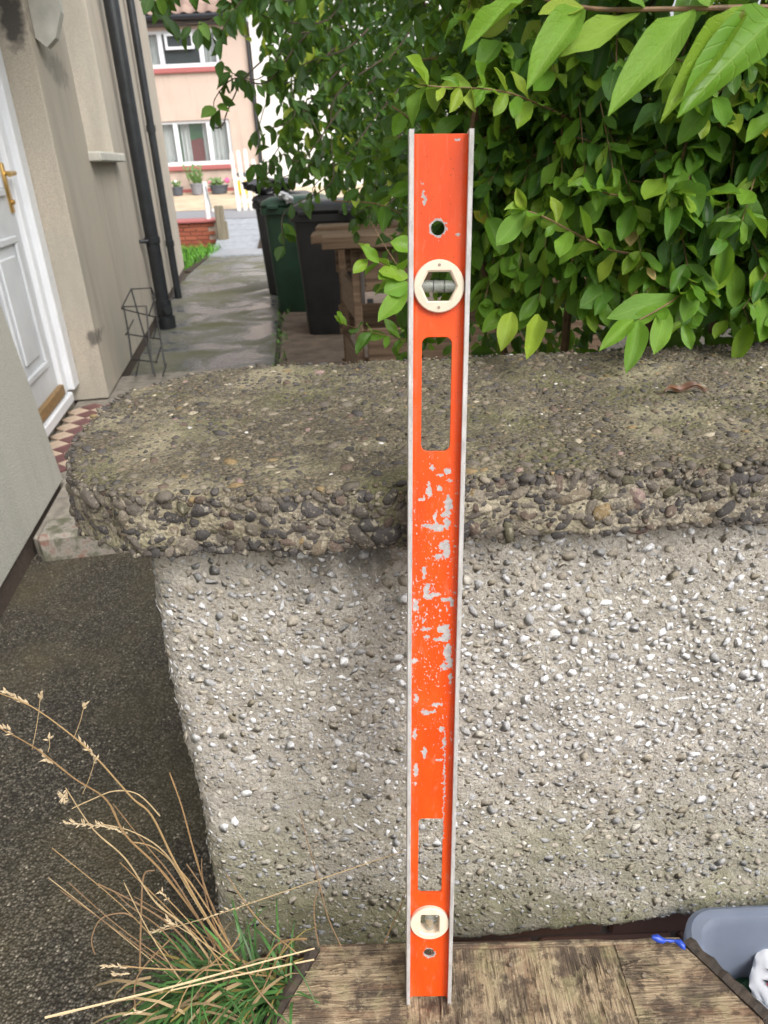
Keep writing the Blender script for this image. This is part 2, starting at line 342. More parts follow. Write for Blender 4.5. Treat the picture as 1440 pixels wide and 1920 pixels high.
def mat_step():
    n = NT('old_step'); p = n.co(); f = n.noise(p, 16, 6, 0.65); g = n.noise(p, 70, 5)
    col = n.ramp(f, [(0.36, (0.10, 0.105, 0.06)), (0.46, (0.17, 0.16, 0.12)), (0.54, (0.36, 0.33, 0.29)), (0.64, (0.27, 0.13, 0.10))])
    col = n.mix(n.math('MULTIPLY', g, 0.6), col, (0.12, 0.115, 0.085)); return n.set(col, 0.9, n.bump(f, 0.5, 0.01))
mat_step()
def mat_brick(name, lo, hi):
    n = NT(name); oi = n.new('ShaderNodeObjectInfo'); f = n.noise(n.pos(), 45, 5)
    base = n.ramp(oi.outputs['Random'], [(0.0, lo), (1.0, hi)])
    col = n.mix(n.math('MULTIPLY', f, 0.6), base, n.mix(0.5, base, (0.03, 0.02, 0.015)))
    return n.set(col, 0.85, n.bump(f, 0.4, 0.004))
mat_brick('brick_brown', (0.075, 0.035, 0.022), (0.14, 0.065, 0.040))
mat_brick('brick_red', (0.30, 0.075, 0.04), (0.42, 0.13, 0.07))
mat_brick('roof_tile', (0.28, 0.19, 0.155), (0.38, 0.27, 0.22))
simple('plinth_mortar', (0.07, 0.05, 0.038), 0.9, var=0.3, scale=60, bump=0.4)
simple('brick_mortar', (0.40, 0.33, 0.27), 0.9, var=0.2)
simple('cream_plastic', (0.66, 0.545, 0.425), 0.45, var=0.07, scale=60)
simple('screw_metal', (0.33, 0.27, 0.21), 0.45, metal=0.6, var=0.3, scale=400)
simple('black_pvc', (0.016, 0.018, 0.021), 0.35, var=0.35, scale=12)
simple('white_pvc', (0.72, 0.74, 0.77), 0.35, var=0.04, scale=8)
simple('door_white', (0.58, 0.60, 0.625), 0.4, var=0.12, scale=3.5)
simple('brass', (0.62, 0.40, 0.13), 0.32, metal=0.9, var=0.15)
simple('brown_threshold', (0.24, 0.145, 0.055), 0.5, var=0.3, scale=40)
simple('painted_stone', (0.50, 0.485, 0.435), 0.8, var=0.14, scale=14, bump=0.2)
simple('porch_concrete', (0.24, 0.215, 0.18), 0.9, var=0.3, scale=24, bump=0.3)
simple('tile_cream', (0.50, 0.385, 0.29), 0.55, var=0.15, scale=30)
simple('tile_maroon', (0.15, 0.062, 0.060), 0.5, var=0.2, scale=30)
simple('black_wire', (0.012, 0.012, 0.012), 0.5, var=0.3)
simple('bin_black', (0.022, 0.022, 0.024), 0.42, var=0.25, scale=9)
simple('bin_green', (0.018, 0.052, 0.030), 0.42, var=0.25, scale=9)
simple('bin_wheel', (0.012, 0.012, 0.012), 0.7)
simple('bag_black', (0.03, 0.03, 0.036), 0.25, var=0.3, scale=9)
simple('bin_slab', (0.155, 0.115, 0.088), 0.9, var=0.35, scale=9, bump=0.4)
simple('pot_dark', (0.085, 0.095, 0.115), 0.6); simple('pot_grey', (0.23, 0.235, 0.26), 0.6)
simple('yellow_plastic', (0.80, 0.57, 0.02), 0.45, var=0.08); simple('pink_flower', (0.75, 0.08, 0.22), 0.6); simple('white_flower', (0.8, 0.8, 0.8), 0.6)
simple('soil', (0.04, 0.027, 0.017), 0.95, var=0.4, bump=0.5)
simple('road_grey', (0.24, 0.25, 0.275), 0.6, var=0.15, scale=20); simple('drive_beige', (0.50, 0.40, 0.285), 0.85, var=0.18, scale=2.5)
simple('step_grey', (0.30, 0.32, 0.35), 0.45, var=0.15, scale=12)
simple('white_paint', (0.80, 0.79, 0.77), 0.5, var=0.1, scale=18); simple('fence_white', (0.76, 0.71, 0.66), 0.7, var=0.15, scale=10)
simple('red_sill', (0.40, 0.125, 0.12), 0.6, var=0.12); simple('gutter_black', (0.02, 0.022, 0.028), 0.35); simple('soffit_brown', (0.055, 0.045, 0.04), 0.7)
simple('curtain', (0.70, 0.74, 0.72), 0.9, var=0.06, scale=4); simple('room_dark', (0.05, 0.06, 0.055), 0.9); simple('reflected_green', (0.16, 0.42, 0.13), 0.9, var=0.2, scale=3); simple('reflected_red', (0.26, 0.05, 0.04), 0.7)
simple('galvanised', (0.28, 0.29, 0.30), 0.5, metal=0.5); simple('blue_plastic', (0.012, 0.05, 0.36), 0.35, var=0.1)
simple('white_wrap', (0.56, 0.57, 0.60), 0.4, var=0.06, scale=30); simple('crimson_print', (0.30, 0.012, 0.03), 0.5); simple('black_print', (0.012, 0.012, 0.016), 0.5)
simple('olive_tape', (0.16, 0.14, 0.05), 0.5, var=0.3, scale=60); simple('green_scrap', (0.012, 0.06, 0.025), 0.6); simple('navy_plastic', (0.012, 0.018, 0.035), 0.35)
simple('twig_brown', (0.20, 0.10, 0.042), 0.7, var=0.3, scale=200); simple('branch_brown', (0.15, 0.088, 0.042), 0.7, var=0.35, scale=80, bump=0.3)
simple('bark_dark', (0.055, 0.036, 0.022), 0.8, var=0.35, scale=80, bump=0.3)
simple('dead_leaf', (0.105, 0.048, 0.024), 0.35, var=0.45, scale=160)
n = NT('glass_pane'); n.set((0.16, 0.19, 0.20), 0.03, None, 0.0, 0.8); n.p.inputs['Transmission Weight'].default_value = 0.0; n.p.inputs['Alpha'].default_value = 0.20
n = NT('vial_acrylic'); n.set((0.86, 0.88, 0.86), 0.06, None, 0.0, 0.6); n.p.inputs['Transmission Weight'].default_value = 0.85; n.p.inputs['IOR'].default_value = 1.3
n = NT('vial_liquid'); n.set((0.46, 0.47, 0.45), 0.12, None, 0.0, 0.7)
tr = n.new('ShaderNodeBsdfTransparent'); tr.inputs['Color'].default_value = (0.88, 0.9, 0.86, 1); ms = n.new('ShaderNodeMixShader'); ms.inputs[0].default_value = 0.72
n.l.new(n.p.outputs[0], ms.inputs[1]); n.l.new(tr.outputs[0], ms.inputs[2]); n.l.new(ms.outputs[0], n.out.inputs['Surface'])
n = NT('vial_amber'); n.set((0.70, 0.47, 0.20), 0.08, None, 0.0, 0.6); n.p.inputs['Transmission Weight'].default_value = 0.5; n.p.inputs['IOR'].default_value = 1.3
def mat_tub():
    n = NT('cloudy_plastic'); f = n.noise(n.co(), 12, 5)
    col = n.ramp(f, [(0.3, (0.36, 0.41, 0.50)), (0.7, (0.47, 0.52, 0.61))])
    sc = n.noise(n.mapping(n.co(), (1, 9, 2)), 40, 4)
    n.set(col, n.ramp(sc, [(0.4, 0.28), (0.7, 0.5)]), n.bump(sc, 0.08, 0.001), 0.0, 0.5)
    tr = n.new('ShaderNodeBsdfTransparent'); tr.inputs['Color'].default_value = (0.74, 0.80, 0.92, 1)
    tl = n.new('ShaderNodeBsdfTranslucent'); tl.inputs['Color'].default_value = (0.42, 0.44, 0.48, 1)
    a = n.new('ShaderNodeMixShader'); a.inputs[0].default_value = 0.35; n.l.new(n.p.outputs[0], a.inputs[1]); n.l.new(tl.outputs[0], a.inputs[2])
    b = n.new('ShaderNodeMixShader'); b.inputs[0].default_value = 0.58; n.l.new(a.outputs[0], b.inputs[1]); n.l.new(tr.outputs[0], b.inputs[2])
    n.l.new(b.outputs[0], n.out.inputs['Surface'])
mat_tub()

# ------------------------------------------------------------------ mesh helpers
INV = {}
def link(o, parent=None):
    COL.objects.link(o)
    if parent is not None:
        o.parent = parent; o.matrix_parent_inverse = INV.get(parent.name, Matrix.Identity(4))
    return o
def tag(o, label=None, cat=None, group=None, kind=None):
    if label: o['label'] = label
    if cat: o['category'] = cat
    if group: o['group'] = group
    if kind: o['kind'] = kind
    return o
def root(name, loc, label, cat, group=None):            # an Empty at the base; children keep world coordinates
    o = bpy.data.objects.new(name, None); o.empty_display_size = 0.05; COL.objects.link(o)
    o.location = loc; INV[o.name] = Matrix.Translation(loc).inverted()
    return tag(o, label, cat, group)
def root_local(name, M, label, cat):                    # children are built in this frame
    o = bpy.data.objects.new(name, None); o.empty_display_size = 0.05; COL.objects.link(o); o.matrix_world = M
    return tag(o, label, cat)
def mesh(name, V, Fc, mat=None, smooth=False, tint=None, luv=None):
    me = bpy.data.meshes.new(name)
    V = np.asarray(V, dtype=np.float32)
    if isinstance(Fc, np.ndarray) and len(Fc):
        nf, k = Fc.shape
        me.vertices.add(len(V)); me.vertices.foreach_set('co', V.ravel())
        me.loops.add(nf*k); me.loops.foreach_set('vertex_index', Fc.astype(np.int32).ravel())
        me.polygons.add(nf); me.polygons.foreach_set('loop_start', np.arange(0, nf*k, k, dtype=np.int32)); me.polygons.foreach_set('loop_total', np.full(nf, k, dtype=np.int32))
        me.update(calc_edges=True)
    else:
        me.from_pydata([tuple(map(float, v)) for v in V], [], [tuple(f) for f in Fc])
    if smooth: me.polygons.foreach_set('use_smooth', np.ones(len(me.polygons), dtype=bool))
    if tint is not None: set_tint(me, tint)
    if luv is not None:
        a = me.attributes.new('luv', 'FLOAT_VECTOR', 'POINT'); a.data.foreach_set('vector', np.asarray(luv, dtype=np.float32).ravel())
    if mat: me.materials.append(MATS[mat])
    return me
def set_tint(me, t):
    t = np.asarray(t, dtype=np.float32); nv = len(me.vertices)
    if t.ndim == 1: t = np.tile(t, (nv, 1))
    if t.shape[1] == 3: t = np.hstack([t, np.ones((nv, 1), dtype=np.float32)])
    a = me.attributes.new('tint', 'FLOAT_COLOR', 'POINT'); a.data.foreach_set('color', t.astype(np.float32).ravel())
def ob(name, me, parent=None, M=None):
    o = bpy.data.objects.new(name, me); link(o, parent)
    if M is not None: o.matrix_basis = M
    return o
class MB:
    def __init__(s): s.v = []; s.f = []
    def add(s, V, Fc):
        b = len(s.v); s.v += [tuple(map(float, x)) for x in V]; s.f += [tuple(i+b for i in q) for q in Fc]; return s
    def box(s, lo, hi, ch=0.0, M=None):
        x0, y0, z0 = lo; x1, y1, z1 = hi
        if ch <= 0:
            V = [(x0, y0, z0), (x1, y0, z0), (x1, y1, z0), (x0, y1, z0), (x0, y0, z1), (x1, y0, z1), (x1, y1, z1), (x0, y1, z1)]
            Fc = [(0, 3, 2, 1), (4, 5, 6, 7), (0, 1, 5, 4), (1, 2, 6, 5), (2, 3, 7, 6), (3, 0, 4, 7)]
        else:
            bm = bmesh.new(); bmesh.ops.create_cube(bm, size=1.0)
            for v in bm.verts: v.co = Vector(((x0+x1)/2+v.co.x*(x1-x0), (y0+y1)/2+v.co.y*(y1-y0), (z0+z1)/2+v.co.z*(z1-z0)))
            bmesh.ops.bevel(bm, geom=bm.edges[:], offset=ch, segments=1, affect='EDGES', profile=0.5)
            V = [tuple(v.co) for v in bm.verts]; Fc = [tuple(v.index for v in f.verts) for f in bm.faces]; bm.free()
        if M is not None: V = [tuple(M @ Vector(v)) for v in V]
        return s.add(V, Fc)
    def tube(s, pts, r, k=8, caps=True):
        pts = [Vector(p) for p in pts]; nn = len(pts); rs = r if isinstance(r, (list, tuple, np.ndarray)) else [r]*nn
        V = []; up = None
        for i, p in enumerate(pts):
            d = (pts[min(i+1, nn-1)]-pts[max(i-1, 0)]).normalized()
            if up is None:
                up = Vector((0, 0, 1)) if abs(d.z) < 0.9 else Vector((1, 0, 0))
            a = d.cross(up)
            if a.length < 1e-6: a = d.cross(Vector((0, 1, 0)))
            a.normalize(); b = a.cross(d).normalized(); up = b
            for j in range(k):
                t = 2*pi*j/k; V.append(p + (a*cos(t)+b*sin(t))*rs[i])
        Fc = [(i*k+j, i*k+(j+1) % k, (i+1)*k+(j+1) % k, (i+1)*k+j) for i in range(nn-1) for j in range(k)]
        if caps: Fc += [tuple(range(k))[::-1], tuple(range((nn-1)*k, nn*k))]
        return s.add(V, Fc)
    def prism(s, poly, z0, z1):
        k = len(poly); V = [(x, y, z0) for x, y in poly]+[(x, y, z1) for x, y in poly]
        return s.add(V, [tuple(range(k))[::-1], tuple(range(k, 2*k))]+[(i, (i+1) % k, k+(i+1) % k, k+i) for i in range(k)])
    def loft(s, rings, caps=True):
        k = len(rings[0]); V = [p for r in rings for p in r]; nn = len(rings)
        Fc = [(i*k+j, i*k+(j+1) % k, (i+1)*k+(j+1) % k, (i+1)*k+j) for i in range(nn-1) for j in range(k)]
        if caps: Fc += [tuple(range(k))[::-1], tuple(range((nn-1)*k, nn*k))]
        return s.add(V, Fc)
    def build(s, name, mat, parent=None, smooth=False, tint=None, M=None):
        me = mesh(name, s.v, s.f, mat, smooth, tint)
        bm = bmesh.new(); bm.from_mesh(me); bmesh.ops.recalc_face_normals(bm, faces=bm.faces); bm.to_mesh(me); bm.free()
        if smooth: me.set_sharp_from_angle(angle=radians(38))
        return ob(name, me, parent, M)
def smooth_pts(pts, n=6):
    P = [np.array(p, float) for p in pts]; out = []
    for i in range(len(P)-1):
        p0 = P[max(i-1, 0)]; p1 = P[i]; p2 = P[i+1]; p3 = P[min(i+2, len(P)-1)]
        for j in range(n):
            t = j/n; out.append(0.5*((2*p1)+(-p0+p2)*t+(2*p0-5*p1+4*p2-p3)*t*t+(-p0+3*p1-3*p2+p3)*t**3))
    out.append(P[-1]); return out
def rrect(w, h, r, k=5, cx=0, cy=0):
    out = []
    for (sx, sy, a0) in ((1, 1, 0), (-1, 1, 90), (-1, -1, 180), (1, -1, 270)):
        for i in range(k+1):
            a = radians(a0+90*i/k); out.append((cx+sx*(w/2-r)+r*cos(a), cy+sy*(h/2-r)+r*sin(a)))
    return out
def circ(r, k, cx=0, cy=0, a0=0): return [(cx+r*cos(a0+2*pi*i/k), cy+r*sin(a0+2*pi*i/k)) for i in range(k)]
def plate(outer, holes, t, bevel=0.0):                  # flat plate in XY with real openings, thickness t along Z (centred)
    cu = bpy.data.curves.new('plate', 'CURVE'); cu.dimensions = '2D'; cu.fill_mode = 'BOTH'; cu.extrude = t/2-bevel; cu.bevel_depth = bevel; cu.bevel_resolution = 1; cu.offset = -bevel
    for poly in [outer]+holes:
        sp = cu.splines.new('POLY'); sp.points.add(len(poly)-1); sp.use_cyclic_u = True
        for q, (x, y) in zip(sp.points, poly): q.co = (x, y, 0, 1)
    o = bpy.data.objects.new('plate', cu); COL.objects.link(o)
    dg = bpy.context.evaluated_depsgraph_get(); me = bpy.data.meshes.new_from_object(o.evaluated_get(dg))
    V = [tuple(v.co) for v in me.vertices]; Fc = [tuple(p.vertices) for p in me.polygons]
    bpy.data.objects.remove(o); bpy.data.curves.remove(cu); bpy.data.meshes.remove(me)
    return V, Fc
def plate_obj(name, outer, holes, t, mat, parent, remap, bevel=0.0):
    V, Fc = plate(outer, holes, t, bevel); V = [remap(*v) for v in V]
    return MB().add(V, Fc).build(name, mat, parent)
def ico(sub, jit, seed, flat=(1, 1, 1)):
    bm = bmesh.new(); bmesh.ops.create_icosphere(bm, subdivisions=sub, radius=1.0); r = random.Random(seed)
    off = Vector((r.random()*50, r.random()*50, r.random()*50))
    for v in bm.verts:
        k = 1+jit*noise.noise(v.co*1.3+off)*1.5+jit*0.5*(r.random()-0.5)
        v.co = Vector((v.co.x*flat[0], v.co.y*flat[1], v.co.z*flat[2]))*k
    V = np.array([v.co[:] for v in bm.verts]); Fc = np.array([[v.index for v in f.verts] for f in bm.faces]); bm.free()
    return V, Fc
def rock(sub, seed, flat, cuts=8, lo=.55, hi=.9):       # pebble worn from a sphere by random facets
    r = random.Random(seed); bm = bmesh.new(); bmesh.ops.create_icosphere(bm, subdivisions=sub, radius=1.0)
    pl = []
    for _ in range(cuts):
        q = Vector((r.gauss(0, 1), r.gauss(0, 1), r.gauss(0, 1))).normalized(); pl.append((q, r.uniform(lo, hi)))
    for v in bm.verts:
        p = v.co.normalized(); k = 1.0
        for q, d in pl:
            c = p.dot(q)
            if c > 1e-3: k = min(k, d/c)
        k *= 1+.05*(r.random()-.5)
        v.co = Vector((p.x*flat[0], p.y*flat[1], p.z*flat[2]))*k
    V = np.array([v.co[:] for v in bm.verts]); Fc = np.array([[v.index for v in f.verts] for f in bm.faces]); bm.free(); return V, Fc
def shard(seed, n=10):                                   # broken chip: hull of a few random points
    r = random.Random(seed); bm = bmesh.new(); fl = (1, r.uniform(.62, .98), r.uniform(.14, .22))
    for _ in range(n):
        q = Vector((r.gauss(0, 1), r.gauss(0, 1), r.gauss(0, 1))).normalized(); q = Vector((q.x*fl[0], q.y*fl[1], q.z*fl[2]))*r.uniform(.8, 1.1); bm.verts.new(q)
    res = bmesh.ops.convex_hull(bm, input=bm.verts[:]); bmesh.ops.delete(bm, geom=list({g for g in res['geom_interior']+res['geom_unused'] if isinstance(g, bmesh.types.BMVert)}), context='VERTS')
    bmesh.ops.triangulate(bm, faces=bm.faces[:]); bmesh.ops.recalc_face_normals(bm, faces=bm.faces[:]); bm.verts.index_update()
    V = np.array([v.co[:] for v in bm.verts]); Fc = np.array([[v.index for v in f.verts] for f in bm.faces]); bm.free(); return V, Fc
def frame(zax, xhint):
    z = np.asarray(zax, float); z = z/np.linalg.norm(z); x = np.asarray(xhint, float); x = x-z*(x@z); x = x/np.linalg.norm(x)
    return np.stack([x, np.cross(z, x), z], axis=1)
def mat4(R, P, s=(1, 1, 1)):
    M = Matrix.Identity(4)
    for i in range(3):
        for j in range(3): M[i][j] = float(R[i][j]*s[j])
        M[i][3] = float(P[i])
    return M
def emit(parent, items, protos, name, stuff_name, mat, limit=300, smooth=False, tints=None, luv=None):
    """items: (P, R, scale3, proto index, tint index, jitter) - the largest in view become parts of their own, the rest one mesh of kind stuff."""
    def size(it):
        x, y, z = project(it[0])
        if z < 0.05 or not (-20 < x < 1460 and -20 < y < 1940): return -1
        return max(it[2])/z
    items = sorted(items, key=size, reverse=True)
    cache = {}
    for it in items[:limit]:
        P, R, s, k, ti = it[:5]
        if (k, ti) not in cache:
            cache[(k, ti)] = mesh(name, protos[k][0], protos[k][1], mat, smooth, tints[ti], luv[k] if luv else None)
        ob(name, cache[(k, ti)], parent, mat4(R, P, s))
    rest = items[limit:]
    if rest:
        VV = []; FF = []; TT = []; LL = []; b = 0
        for it in rest:
            P, R, s, k, ti = it[:5]; V, Fc = protos[k]
            VV.append((V*np.asarray(s))@np.asarray(R).T+np.asarray(P)); FF.append(Fc+b); b += len(V)
            t = np.asarray(tints[ti]); j = 1+0.25*(rng.random()-0.5)
            TT.append(np.tile(t*j, (len(V), 1)))
            if luv: LL.append(luv[k])
        me = mesh(stuff_name, np.vstack(VV), np.vstack(FF), mat, smooth, np.vstack(TT), np.vstack(LL) if luv else None)
        o = ob(stuff_name, me, parent); o['kind'] = 'stuff'
class Darts:
    def __init__(s, cell): s.c = cell; s.g = {}
    def ok(s, x, y, r, k=1.0):
        cx, cy = int(x/s.c), int(y/s.c)
        for i in range(cx-2, cx+3):
            for j in range(cy-2, cy+3):
                for (a, b, q) in s.g.get((i, j), ()):
                    if (a-x)**2+(b-y)**2 < ((r+q)*k)**2: return False
        s.g.setdefault((cx, cy), []).append((x, y, r)); return True

GZ = -0.10     # ground level; the camera stands at z = 0 plus its height

# ================================================================== SETTING
g = MB().add([(-200, -60, GZ), (200, -60, GZ), (200, 300, GZ), (-200, 300, GZ)], [(0, 1, 2, 3)]).build('ground', 'ground_aggregate')
tag(g, 'dark pebbly concrete ground around the garden wall', 'ground', kind='structure')
# wet garden path beside the house
pp = [(-1.95, 4.0), (-0.62, 4.0), (-0.78, 5.36), (-1.13, 8.9), (-1.60, 12.4), (-2.72, 12.75), (-2.62, 11.0), (-2.58, 10.5)]
pth = MB().prism(pp, GZ-0.05, GZ+0.008).build('garden_path', 'wet_concrete'); tag(pth, 'wet mossy concrete path running past the bins to the street', 'path', kind='structure')
slab = MB().prism([(-0.70, 4.6), (1.6, 4.6), (1.6, 9.4), (-1.12, 9.4), (-1.08, 8.9), (-0.74, 5.4)], GZ-0.05, GZ+0.018).build('bin_paving', 'bin_slab'); tag(slab, 'brown earthy paving strip under the wheelie bins', 'paving', kind='structure')
# lawn patch
def blades(n, fn, seed):
    r = np.random.default_rng(seed); V = []; Fc = []; T = []
    for i in range(n):
        p, d, L, w, bend, tint = fn(r); p = np.array(p, float); d = np.array(d, float); d /= np.linalg.norm(d)
        side = np.cross(d, [0.3*(r.random()-.5), 0.3*(r.random()-.5), 1.0]); side /= np.linalg.norm(side); q = p.copy(); b = len(V); K = 5
        dd = d.copy()
        for k in range(K+1):
            ww = w*(1-(k/K)**2.2)+0.0002
            V += [q-side*ww, q+side*ww]; T += [tint, tint]
            q = q+dd*(L/K); dd = dd+np.array([0, 0, -bend/K])*(1+k*.5); dd /= np.linalg.norm(dd)
        Fc += [(b+2*k, b+2*k+1, b+2*k+3, b+2*k+2) for k in range(K)]
    return np.array(V), np.array(Fc), np.array(T)
lw = MB().prism([(-4.6, 10.6), (-2.60, 10.6), (-2.72, 12.7), (-3.0, 13.6), (-4.6, 13.7)], GZ-0.05, GZ+0.03).build('lawn', 'soil'); tag(lw, 'soil bed of the small lawn past the house corner', 'lawn', kind='structure')
def lawn_fn(r):
    x = -4.3+r.random()*1.62; y = 10.7+r.random()*2.9
    gcol = np.array([0.10, 0.30, 0.02])*(0.6+0.8*r.random())
    return (x, y, GZ+0.02), (r.normal()*.5, r.normal()*.5, 1), 0.08+0.09*r.random(), 0.006, 0.5, gcol
V, Fc, T = blades(3200, lawn_fn, 3)
lg = ob('lawn_grass', mesh('lawn_grass', V, Fc, 'grass_blade', True, T)); tag(lg, 'bright green lawn grass past the house corner', 'grass', kind='stuff')
# steps up to the street
rp = root('street_ramp', (-2.4, 13.4, GZ), 'steep pale concrete ramp of slabs up to the street', 'ramp')
for i in range(5):
    y0, y1 = 13.35+i*.246, 13.35+(i+1)*.246-.006; z0, z1 = GZ+.035+i*.0815, GZ+.035+(i+1)*.0815-.004
    MB().add([(-2.80, y0, z0), (-2.02, y0, z0), (-2.02, y1, z1), (-2.80, y1, z1), (-2.80, y0, GZ-.05), (-2.02, y0, GZ-.05), (-2.02, y1, GZ-.05), (-2.80, y1, GZ-.05)], [(0, 1, 2, 3), (4, 7, 6, 5), (0, 4, 5, 1), (1, 5, 6, 2), (2, 6, 7, 3), (3, 7, 4, 0)]).build('slab', 'step_grey', rp)
ap = MB().prism([(-2.72, 12.4), (-1.6, 12.3), (-1.85, 13.3), (-2.84, 13.34)], GZ-0.05, GZ+0.035).build('path_apron', 'step_grey'); tag(ap, 'pale wet slab at the foot of the street steps', 'path', kind='structure')
rd = MB().add([(-30, 14.6, 0.352), (30, 14.6, 0.352), (30, 17.6, 0.36), (-30, 17.6, 0.36), (-30, 14.6, -0.2), (30, 14.6, -0.2)], [(0, 1, 2, 3), (4, 5, 1, 0)]).build('street', 'road_grey'); tag(rd, 'grey wet street in front of the pink house', 'road', kind='structure')
dv = MB().add([(-30, 17.6, 0.365), (30, 17.6, 0.365), (30, 20.9, 0.70), (-30, 20.9, 0.70), (30, 80, 0.8), (-30, 80, 0.8)], [(0, 1, 2, 3), (3, 2, 4, 5)]).build('front_drive', 'drive_beige'); tag(dv, 'sloping beige front drive of the pink house', 'drive', kind='structure')
bank = MB().add([(-2.0, 13.0, GZ), (1.5, 13.0, GZ), (1.5, 14.6, 0.36), (-2.0, 14.6, 0.36)], [(0, 1, 2, 3)]).build('earth_bank', 'soil'); tag(bank, 'bare earth bank beside the street steps', 'bank', kind='structure')

def weed_fn(r):
    t = r.random(); k = r.random()
    if k < .6: e = np.array([-.66, 4.7])*(1-t)+np.array([-1.10, 8.9])*t; e = e+r.normal(size=2)*.035
    elif k < .8: e = np.array([-1.15, 9.0])*(1-t)+np.array([-1.66, 12.4])*t; e = e+np.array([abs(r.normal())*.2, r.normal()*.1])
    else: e = np.array([-1.7, 12.5])+r.normal(size=2)*.25+np.array([.25, .3])
    clump = noise.noise(Vector((e[0]*3, e[1]*2.2, 6)))
    L = (.03+.09*r.random())*max(.15, .6+clump)
    return (e[0], e[1], GZ+.01), (r.normal()*.6, r.normal()*.6, 1), L, .004+.006*r.random(), .8, np.array([.09, .20, .035])*(.5+.9*r.random())
V, Fc, T = blades(420, weed_fn, 23)
wd = ob('weeds', mesh('weeds', V, Fc, 'grass_blade', True, T)); tag(wd, 'small green weeds growing along the path edge', 'weeds', kind='stuff')

# ================================================================== FAR PINK HOUSE
fh = root('pink_house', (-5.5, 20.5, 0.7), 'pink rendered terraced house across the street with white windows and red sills', 'house')
HY = 20.5
plate_obj('wall', [(-9.5, 0.55), (-2.84, 0.55), (-2.84, 4.42), (-9.5, 4.42)], [[(-5.75, 1.29), (-3.47, 1.29), (-3.47, 2.31), (-5.75, 2.31)], [(-5.75, 3.44), (-3.52, 3.44), (-3.52, 4.22), (-5.75, 4.22)]], 0.24, 'roughcast_pink', fh, lambda x, y, z: (x, HY+0.12+z, y))
MB().box((-3.08, HY+0.245, 0.55), (-2.84, HY+6, 4.42)).build('side_wall', 'roughcast_pink', fh)
def far_window(z0, z1, mull, vent=None):
    w = MB(); w.box((-5.75, HY+0.05, z0), (-3.47 if z0 < 3 else -3.52, HY+0.11, z0+0.09)); w.box((-5.75, HY+0.05, z1-0.07), (-3.47 if z0 < 3 else -3.52, HY+0.11, z1))
    xr = -3.47 if z0 < 3 else -3.52
    w.box((xr-0.09, HY+0.048, z0+0.09), (xr, HY+0.112, z1-0.07)); w.box((-5.75, HY+0.048, z0+0.09), (-5.66, HY+0.112, z1-0.07))
    for x in mull: w.box((x-0.055, HY+0.046, z0+0.09), (x+0.055, HY+0.114, z1-0.07))
    wo = w.build('window', 'white_pvc', fh)
    xs = [-5.66]+[q for x in mull for q in (x-0.055, x+0.055)]+[xr-0.09]
    for i in range(0, len(xs), 2):
        MB().box((xs[i], HY+0.075, z0+0.09), (xs[i+1], HY+0.083, z1-0.07)).build('pane', 'glass_pane', wo)
    return wo, xs
w1, xs1 = far_window(1.29, 2.31, [-4.86, -4.02])
w2, xs2 = far_window(3.44, 4.22, [-4.93, -3.95])
def curtain(x0, x1, z0, z1, win, y=0.22):
    V = []; nn = max(6, int((x1-x0)/0.03))
    for i in range(nn+1):
        x = x0+(x1-x0)*i/nn; yy = HY+y+0.022*sin(i*1.7)+0.01*sin(i*0.63); V += [(x, yy, z0), (x, yy, z1)]
    MB().add(V, [(2*i, 2*i+2, 2*i+3, 2*i+1) for i in range(nn)]).build('curtain', 'curtain', win, True)
curtain(-5.7, -4.9, 1.30, 2.30, w1); curtain(-4.78, -4.55, 1.30, 2.30, w1); curtain(-4.22, -4.05, 1.30, 2.30, w1); curtain(-3.98, -3.5, 1.30, 2.30, w1)
curtain(-5.7, -5.0, 3.45, 4.2, w2); curtain(-3.9, -3.55, 3.45, 4.2, w2)
MB().box((-5.8, HY+0.42, 1.0), (-3.4, HY+0.47, 2.4)).build('pane_backdrop', 'reflected_green', w1)  # green board behind the glass imitates the lawn reflected in the middle pane
MB().prism([(x, z) for x, z in [(-4.62, 1.2), (-4.05, 1.2), (-4.05, 1.78), (-4.12, 1.87), (-4.34, 1.92), (-4.56, 1.87), (-4.62, 1.78)]], -0.05, 0.05).build('red_reflection', 'reflected_red', w1, M=Matrix(((1, 0, 0, 0), (0, 0, 1, HY+0.33), (0, 1, 0, 0), (0, 0, 0, 1))))  # dark red shape added to imitate brick reflected in the same pane
MB().box((-5.8, HY+0.9, 3.2), (-3.4, HY+0.95, 4.3)).build('pane_backdrop', 'room_dark', w2)
vf = MB(); 
for b in (((-4.80, HY+0.0, 3.82), (-4.1, HY+0.045, 3.88)), ((-4.80, HY+0.0, 4.10), (-4.1, HY+0.045, 4.15)), ((-4.80, HY+0.0, 3.88), (-4.74, HY+0.045, 4.10)), ((-4.16, HY+0.0, 3.88), (-4.1, HY+0.045, 4.10))): vf.box(*b)
vf.build('vent_sash', 'white_pvc', w2)
for (z, xr) in ((1.29, -3.44), (3.44, -3.48)): MB().box((-5.8, HY-0.07, z-0.11), (xr, HY+0.05, z-0.004), 0.008).build('sill', 'red_sill', fh)
MB().box((-9.5, HY-0.02, 0.55), (-2.84, HY-0.002, 0.74)).build('plinth', 'red_sill', fh)
MB().box((-9.6, HY-0.16, 4.28), (-2.8, HY-0.003, 4.42)).build('soffit', 'soffit_brown', fh)
gt = MB(); gt.tube([(-9.6, HY-0.22, 4.44), (-2.78, HY-0.22, 4.44)], 0.065, 10); gt.build('gutter', 'gutter_black', fh, True)
MB().tube([(-2.80, HY-0.05, 4.4), (-2.79, HY-0.05, 0.66)], 0.036, 8).build('downpipe', 'black_pvc', fh, True)
